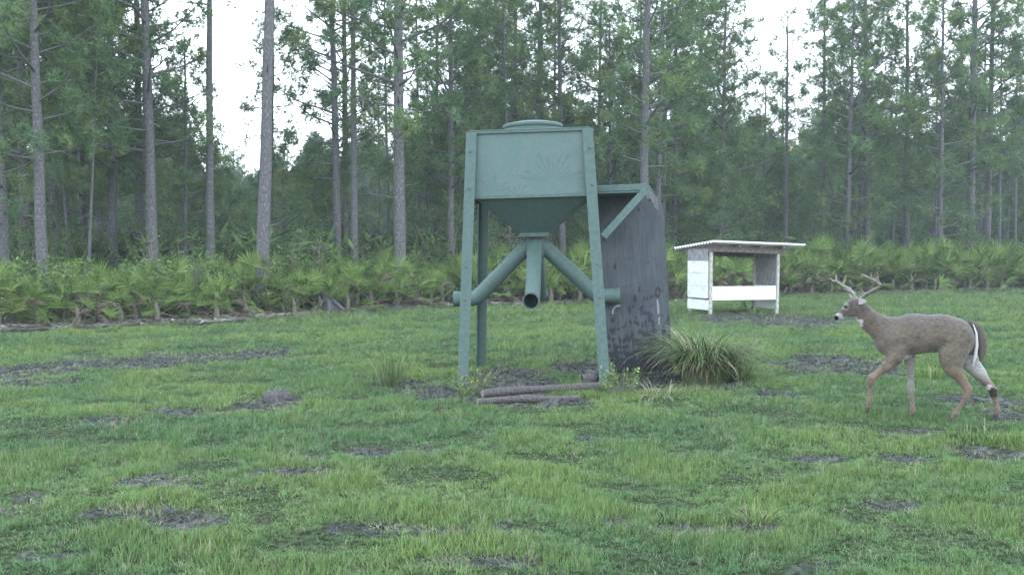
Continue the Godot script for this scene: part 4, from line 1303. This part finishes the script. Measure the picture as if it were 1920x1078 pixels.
	for q in [[366, 930, 350, 968, 0.09], [652, 985, 640, 1016, -0.08], [852, 985, 832, 1014, 0.1], [1150, 972, 1136, 1008, -0.09]]:
		for s in [-1.0, 1.0]:
			var mb := MB.new()
			var a := dz(q[0], q[1], q[4] + s * 0.008); var b := dz(q[2], q[3], q[4] + s * 0.013)
			mb.tube([a, a.lerp(b, 0.55), b], [0.012, 0.015, 0.006], 7)
			obj("hoof", mb, horn, o)
	# tail: dark brown outside, white fringe
	var tl := MB.new()
	tl.tube([dz(955, 392, 0.0), dz(1010, 430, 0.0), dz(1034, 500, 0.01), dz(1038, 575, 0.015), dz(1030, 634, 0.015)], [0.03, 0.04, 0.042, 0.034, 0.008], 10, true, 0.05)
	var tail := obj("tail", tl, mat(lin(0.07, 0.055, 0.048), 1.0), o)
	var fr := MB.new()
	fr.tube([dz(978, 400, 0.05), dz(994, 455, 0.062), dz(1000, 530, 0.06), dz(992, 600, 0.05), dz(984, 660, 0.02)], [0.004, 0.008, 0.012, 0.015, 0.004], 8, true, 0.25)
	obj("white_fringe", fr, mat(lin(0.42, 0.41, 0.4), 1.0), tail)
	var fr2 := MB.new()
	fr2.tube([dz(984, 405, -0.045), dz(1010, 480, -0.06), dz(1010, 600, -0.05), dz(996, 650, -0.02)], [0.008, 0.015, 0.016, 0.006], 8)
	obj("white_fringe", fr2, mat(lin(0.42, 0.41, 0.4), 1.0), tail)
	# ears
	for s in [1.0, -1.0]:
		var e := MB.new(); var inn := MB.new()
		var root := dz(306, 272, 0.04 * s)
		var tip := dz(352, 216, 0.14 * s) if s > 0 else dz(262, 222, -0.12)
		if s > 0: tip = dz(300, 282, 0.04) + Vector3(0.062, 0.028, 0.085)
		var ax := (tip - root)
		var sd := ax.cross(Vector3(0.3, 0.2, 1)).normalized()
		var nn := sd.cross(ax).normalized()
		for k in 8:
			var f0 := k / 8.0; var f1 := (k + 1) / 8.0
			var w0 := 0.027 * sin(PI * (0.18 + 0.82 * f0)); var w1 := 0.027 * sin(PI * (0.18 + 0.82 * f1))
			for q in [-1.0, 1.0]:
				var a := root + ax * f0; var b := root + ax * f1
				var a2: Vector3 = a + sd * w0 * q + nn * w0 * 0.5; var b2: Vector3 = b + sd * w1 * q + nn * w1 * 0.5
				e.tri(a - nn * 0.006, a2, b2, -nn, sd * q, sd * q); e.tri(a - nn * 0.006, b2, b - nn * 0.006, -nn, sd * q, -nn)
				inn.tri(a, a2 * 0.97 + a * 0.03, b2 * 0.97 + b * 0.03, nn, nn, nn); inn.tri(a, b2 * 0.97 + b * 0.03, b, nn, nn, nn)
		var ear := obj("ear", e, mat(lin(0.15, 0.125, 0.11), 1.0), o)
		obj("inner_ear", inn, mat(lin(0.24, 0.22, 0.215), 1.0), ear)
	# eyes
	for s in [1.0, -1.0]:
		var ey := lump(0.0145, 1.0, 0.0, 0.0, 6)
		var m := obj("eye", ey, mat(lin(0.008, 0.006, 0.006), 0.12, null, Vector3.ONE, 0.0, 0.5), o)
		m.position = dz(228, 300, 0.034 * s)
	# antlers: points from the enlarged head
	var az := func(x: float, y: float, z: float) -> Vector3: return dz(101.0 + x * 0.4063, 67.4 + y * 0.4063, z)
	var horn2 := mat(Color.WHITE, 0.6, tex(noise(0.05, 71, 3), 128, [lin(0.075, 0.06, 0.05), lin(0.24, 0.21, 0.18)], 1.6), Vector3.ONE * 5)
	var an := MB.new()
	an.tube([az.call(520, 470, 0.03), az.call(570, 410, 0.05), az.call(660, 335, 0.1), az.call(745, 275, 0.15), az.call(778, 235, 0.17), az.call(740, 180, 0.17), az.call(650, 135, 0.15), az.call(570, 95, 0.12), az.call(515, 62, 0.1)], [0.018, 0.016, 0.0155, 0.0145, 0.0135, 0.012, 0.011, 0.009, 0.003], 9, true, 0.05)
	var a1 := obj("antler", an, horn2, o)
	for q in [[[745, 190, 0.17], [735, 110, 0.175], [728, 30, 0.18]], [[650, 135, 0.15], [640, 80, 0.155], [650, 30, 0.16]], [[600, 390, 0.06], [560, 350, 0.06], [545, 300, 0.055]]]:
		var ti := MB.new()
		ti.tube([az.call(q[0][0], q[0][1], q[0][2]), az.call(q[1][0], q[1][1], q[1][2]), az.call(q[2][0], q[2][1], q[2][2])], [0.01, 0.008, 0.002], 7)
		obj("tine", ti, horn2, a1)
	var an2 := MB.new()
	an2.tube([az.call(470, 470, -0.03), az.call(450, 385, -0.05), az.call(390, 310, -0.1), az.call(310, 255, -0.15), az.call(220, 195, -0.17), az.call(160, 192, -0.165), az.call(118, 150, -0.14)], [0.018, 0.0165, 0.0155, 0.0145, 0.013, 0.012, 0.008], 9, true, 0.05)
	var a2 := obj("antler", an2, horn2, o)
	for q in [[[430, 365, -0.06], [360, 330, -0.06], [300, 310, -0.05]], [[220, 195, -0.17], [215, 120, -0.18], [212, 50, -0.18]], [[320, 260, -0.15], [345, 170, -0.165], [372, 70, -0.17]]]:
		var ti := MB.new()
		ti.tube([az.call(q[0][0], q[0][1], q[0][2]), az.call(q[1][0], q[1][1], q[1][2]), az.call(q[2][0], q[2][1], q[2][2])], [0.01, 0.008, 0.002], 7)
		obj("tine", ti, horn2, a2)

# ------------------------------------------------------------------ everything
func _ready() -> void:
	# camera
	var cam := Camera3D.new()
	cam.name = "camera"
	cam.position = EYE
	cam.rotation.x = PITCH
	cam.fov = rad_to_deg(2.0 * atan(539.0 / F))
	cam.near = 0.1; cam.far = 400.0
	add_child(cam)
	look = Basis(Vector3.RIGHT, PITCH)
	# sky, air and exposure: after sunset glow, an even bright sky
	var env := Environment.new()
	env.background_mode = Environment.BG_SKY
	var sm := ProceduralSkyMaterial.new()
	sm.sky_top_color = lin(0.62, 0.76, 0.92)
	sm.sky_horizon_color = lin(0.86, 0.94, 1.0)
	sm.sky_curve = 0.3
	sm.ground_horizon_color = lin(0.5, 0.52, 0.5)
	sm.ground_bottom_color = lin(0.2, 0.22, 0.18)
	sm.sun_angle_max = 4.0
	sm.sun_curve = 0.12
	var sky := Sky.new()
	sky.sky_material = sm
	env.sky = sky
	env.tonemap_mode = Environment.TONE_MAPPER_LINEAR
	env.tonemap_exposure = 5.3
	env.fog_enabled = true
	env.fog_density = 0.0009
	env.fog_light_color = lin(0.9, 0.95, 1.0)
	env.sdfgi_enabled = true; env.ssao_enabled = true; env.ssil_enabled = true
	var we := WorldEnvironment.new()
	we.environment = env
	add_child(we)
	# the sun, almost down behind the pines
	var sun := DirectionalLight3D.new()
	sun.name = "sun"
	sun.light_energy = 0.35
	sun.light_color = Color(1.0, 0.78, 0.5)
	sun.light_angular_distance = 1.6
	sun.shadow_enabled = true
	add_child(sun)
	var to_sun := ray(1458, 325).normalized()
	sun.look_at_from_position(to_sun * 50.0, Vector3.ZERO, Vector3.UP)
	# noises
	n_low = noise(0.09, 1, 2); n_mid = noise(0.55, 2, 3); n_fine = noise(2.6, 3, 3); n_tone = noise(0.32, 4, 3)
	for q in [[960, 716, 80, 24, 1.0], [1090, 692, 60, 12, 0.9], [820, 736, 36, 16, 1.0], [1200, 716, 70, 16, 0.9], [1320, 716, 80, 16, 0.8], [760, 722, 60, 12, 0.6], [1000, 748, 120, 9, 0.9],
		[1590, 688, 75, 17, 1.1], [1500, 693, 45, 12, 0.8], [1450, 602, 120, 11, 1.1], [1370, 600, 40, 10, 0.8], [60, 700, 80, 14, 0.75], [220, 684, 150, 10, 0.9], [400, 669, 130, 9, 0.85], [500, 660, 50, 6, 0.9], [70, 722, 70, 8, 0.7],
		[210, 793, 60, 10, 0.75], [370, 772, 90, 8, 0.7], [500, 752, 60, 10, 0.8], [560, 855, 70, 9, 0.8], [560, 886, 80, 10, 0.75], [300, 905, 80, 12, 0.65], [240, 965, 70, 14, 0.9], [350, 976, 70, 12, 0.9], [30, 960, 50, 30, 0.6],
		[710, 985, 90, 12, 1.0], [800, 990, 50, 9, 0.8], [940, 980, 20, 8, 1.0], [870, 986, 30, 8, 0.7], [1160, 980, 30, 8, 0.8], [1270, 990, 70, 12, 1.0], [1410, 985, 50, 12, 0.75], [690, 846, 60, 8, 0.8], [790, 840, 40, 6, 0.8], [1095, 817, 16, 8, 1.0],
		[1880, 770, 70, 24, 0.85], [1470, 745, 50, 7, 0.7], [1720, 812, 60, 6, 0.7], [1850, 850, 60, 12, 0.6], [1540, 856, 50, 8, 0.65], [1680, 945, 50, 10, 0.7], [1700, 856, 40, 8, 0.65], [120, 1040, 80, 10, 0.6], [900, 1050, 120, 10, 0.7], [1500, 1060, 90, 9, 0.6]]:
		var c := ray(q[0], q[1]); var a := EYE + c * (-EYE.y / c.y)
		var lo := ray(q[0], q[1] - q[3]); var hi := ray(q[0], q[1] + q[3])
		var zl := (lo * (-EYE.y / lo.y)).z; var zh := (hi * (-EYE.y / hi.y)).z
		mud.append([a.x, (zl + zh) / 2, float(q[2]) / F * -a.z, absf(zl - zh) / 2, q[4]])
	build_ground()
	print("ground ", Time.get_ticks_msec())
	build_forest()
	print("forest ", Time.get_ticks_msec())
	build_understory()
	build_feeder()
	build_board()
	build_shed()
	print("built ", Time.get_ticks_msec())
	build_logs()
	build_weeds()
	build_buck()
	print("buck ", Time.get_ticks_msec())
	n_fine.seed = 3
	rng.seed = 900
	build_clods()
	build_grass()
	print("grass ", Time.get_ticks_msec())
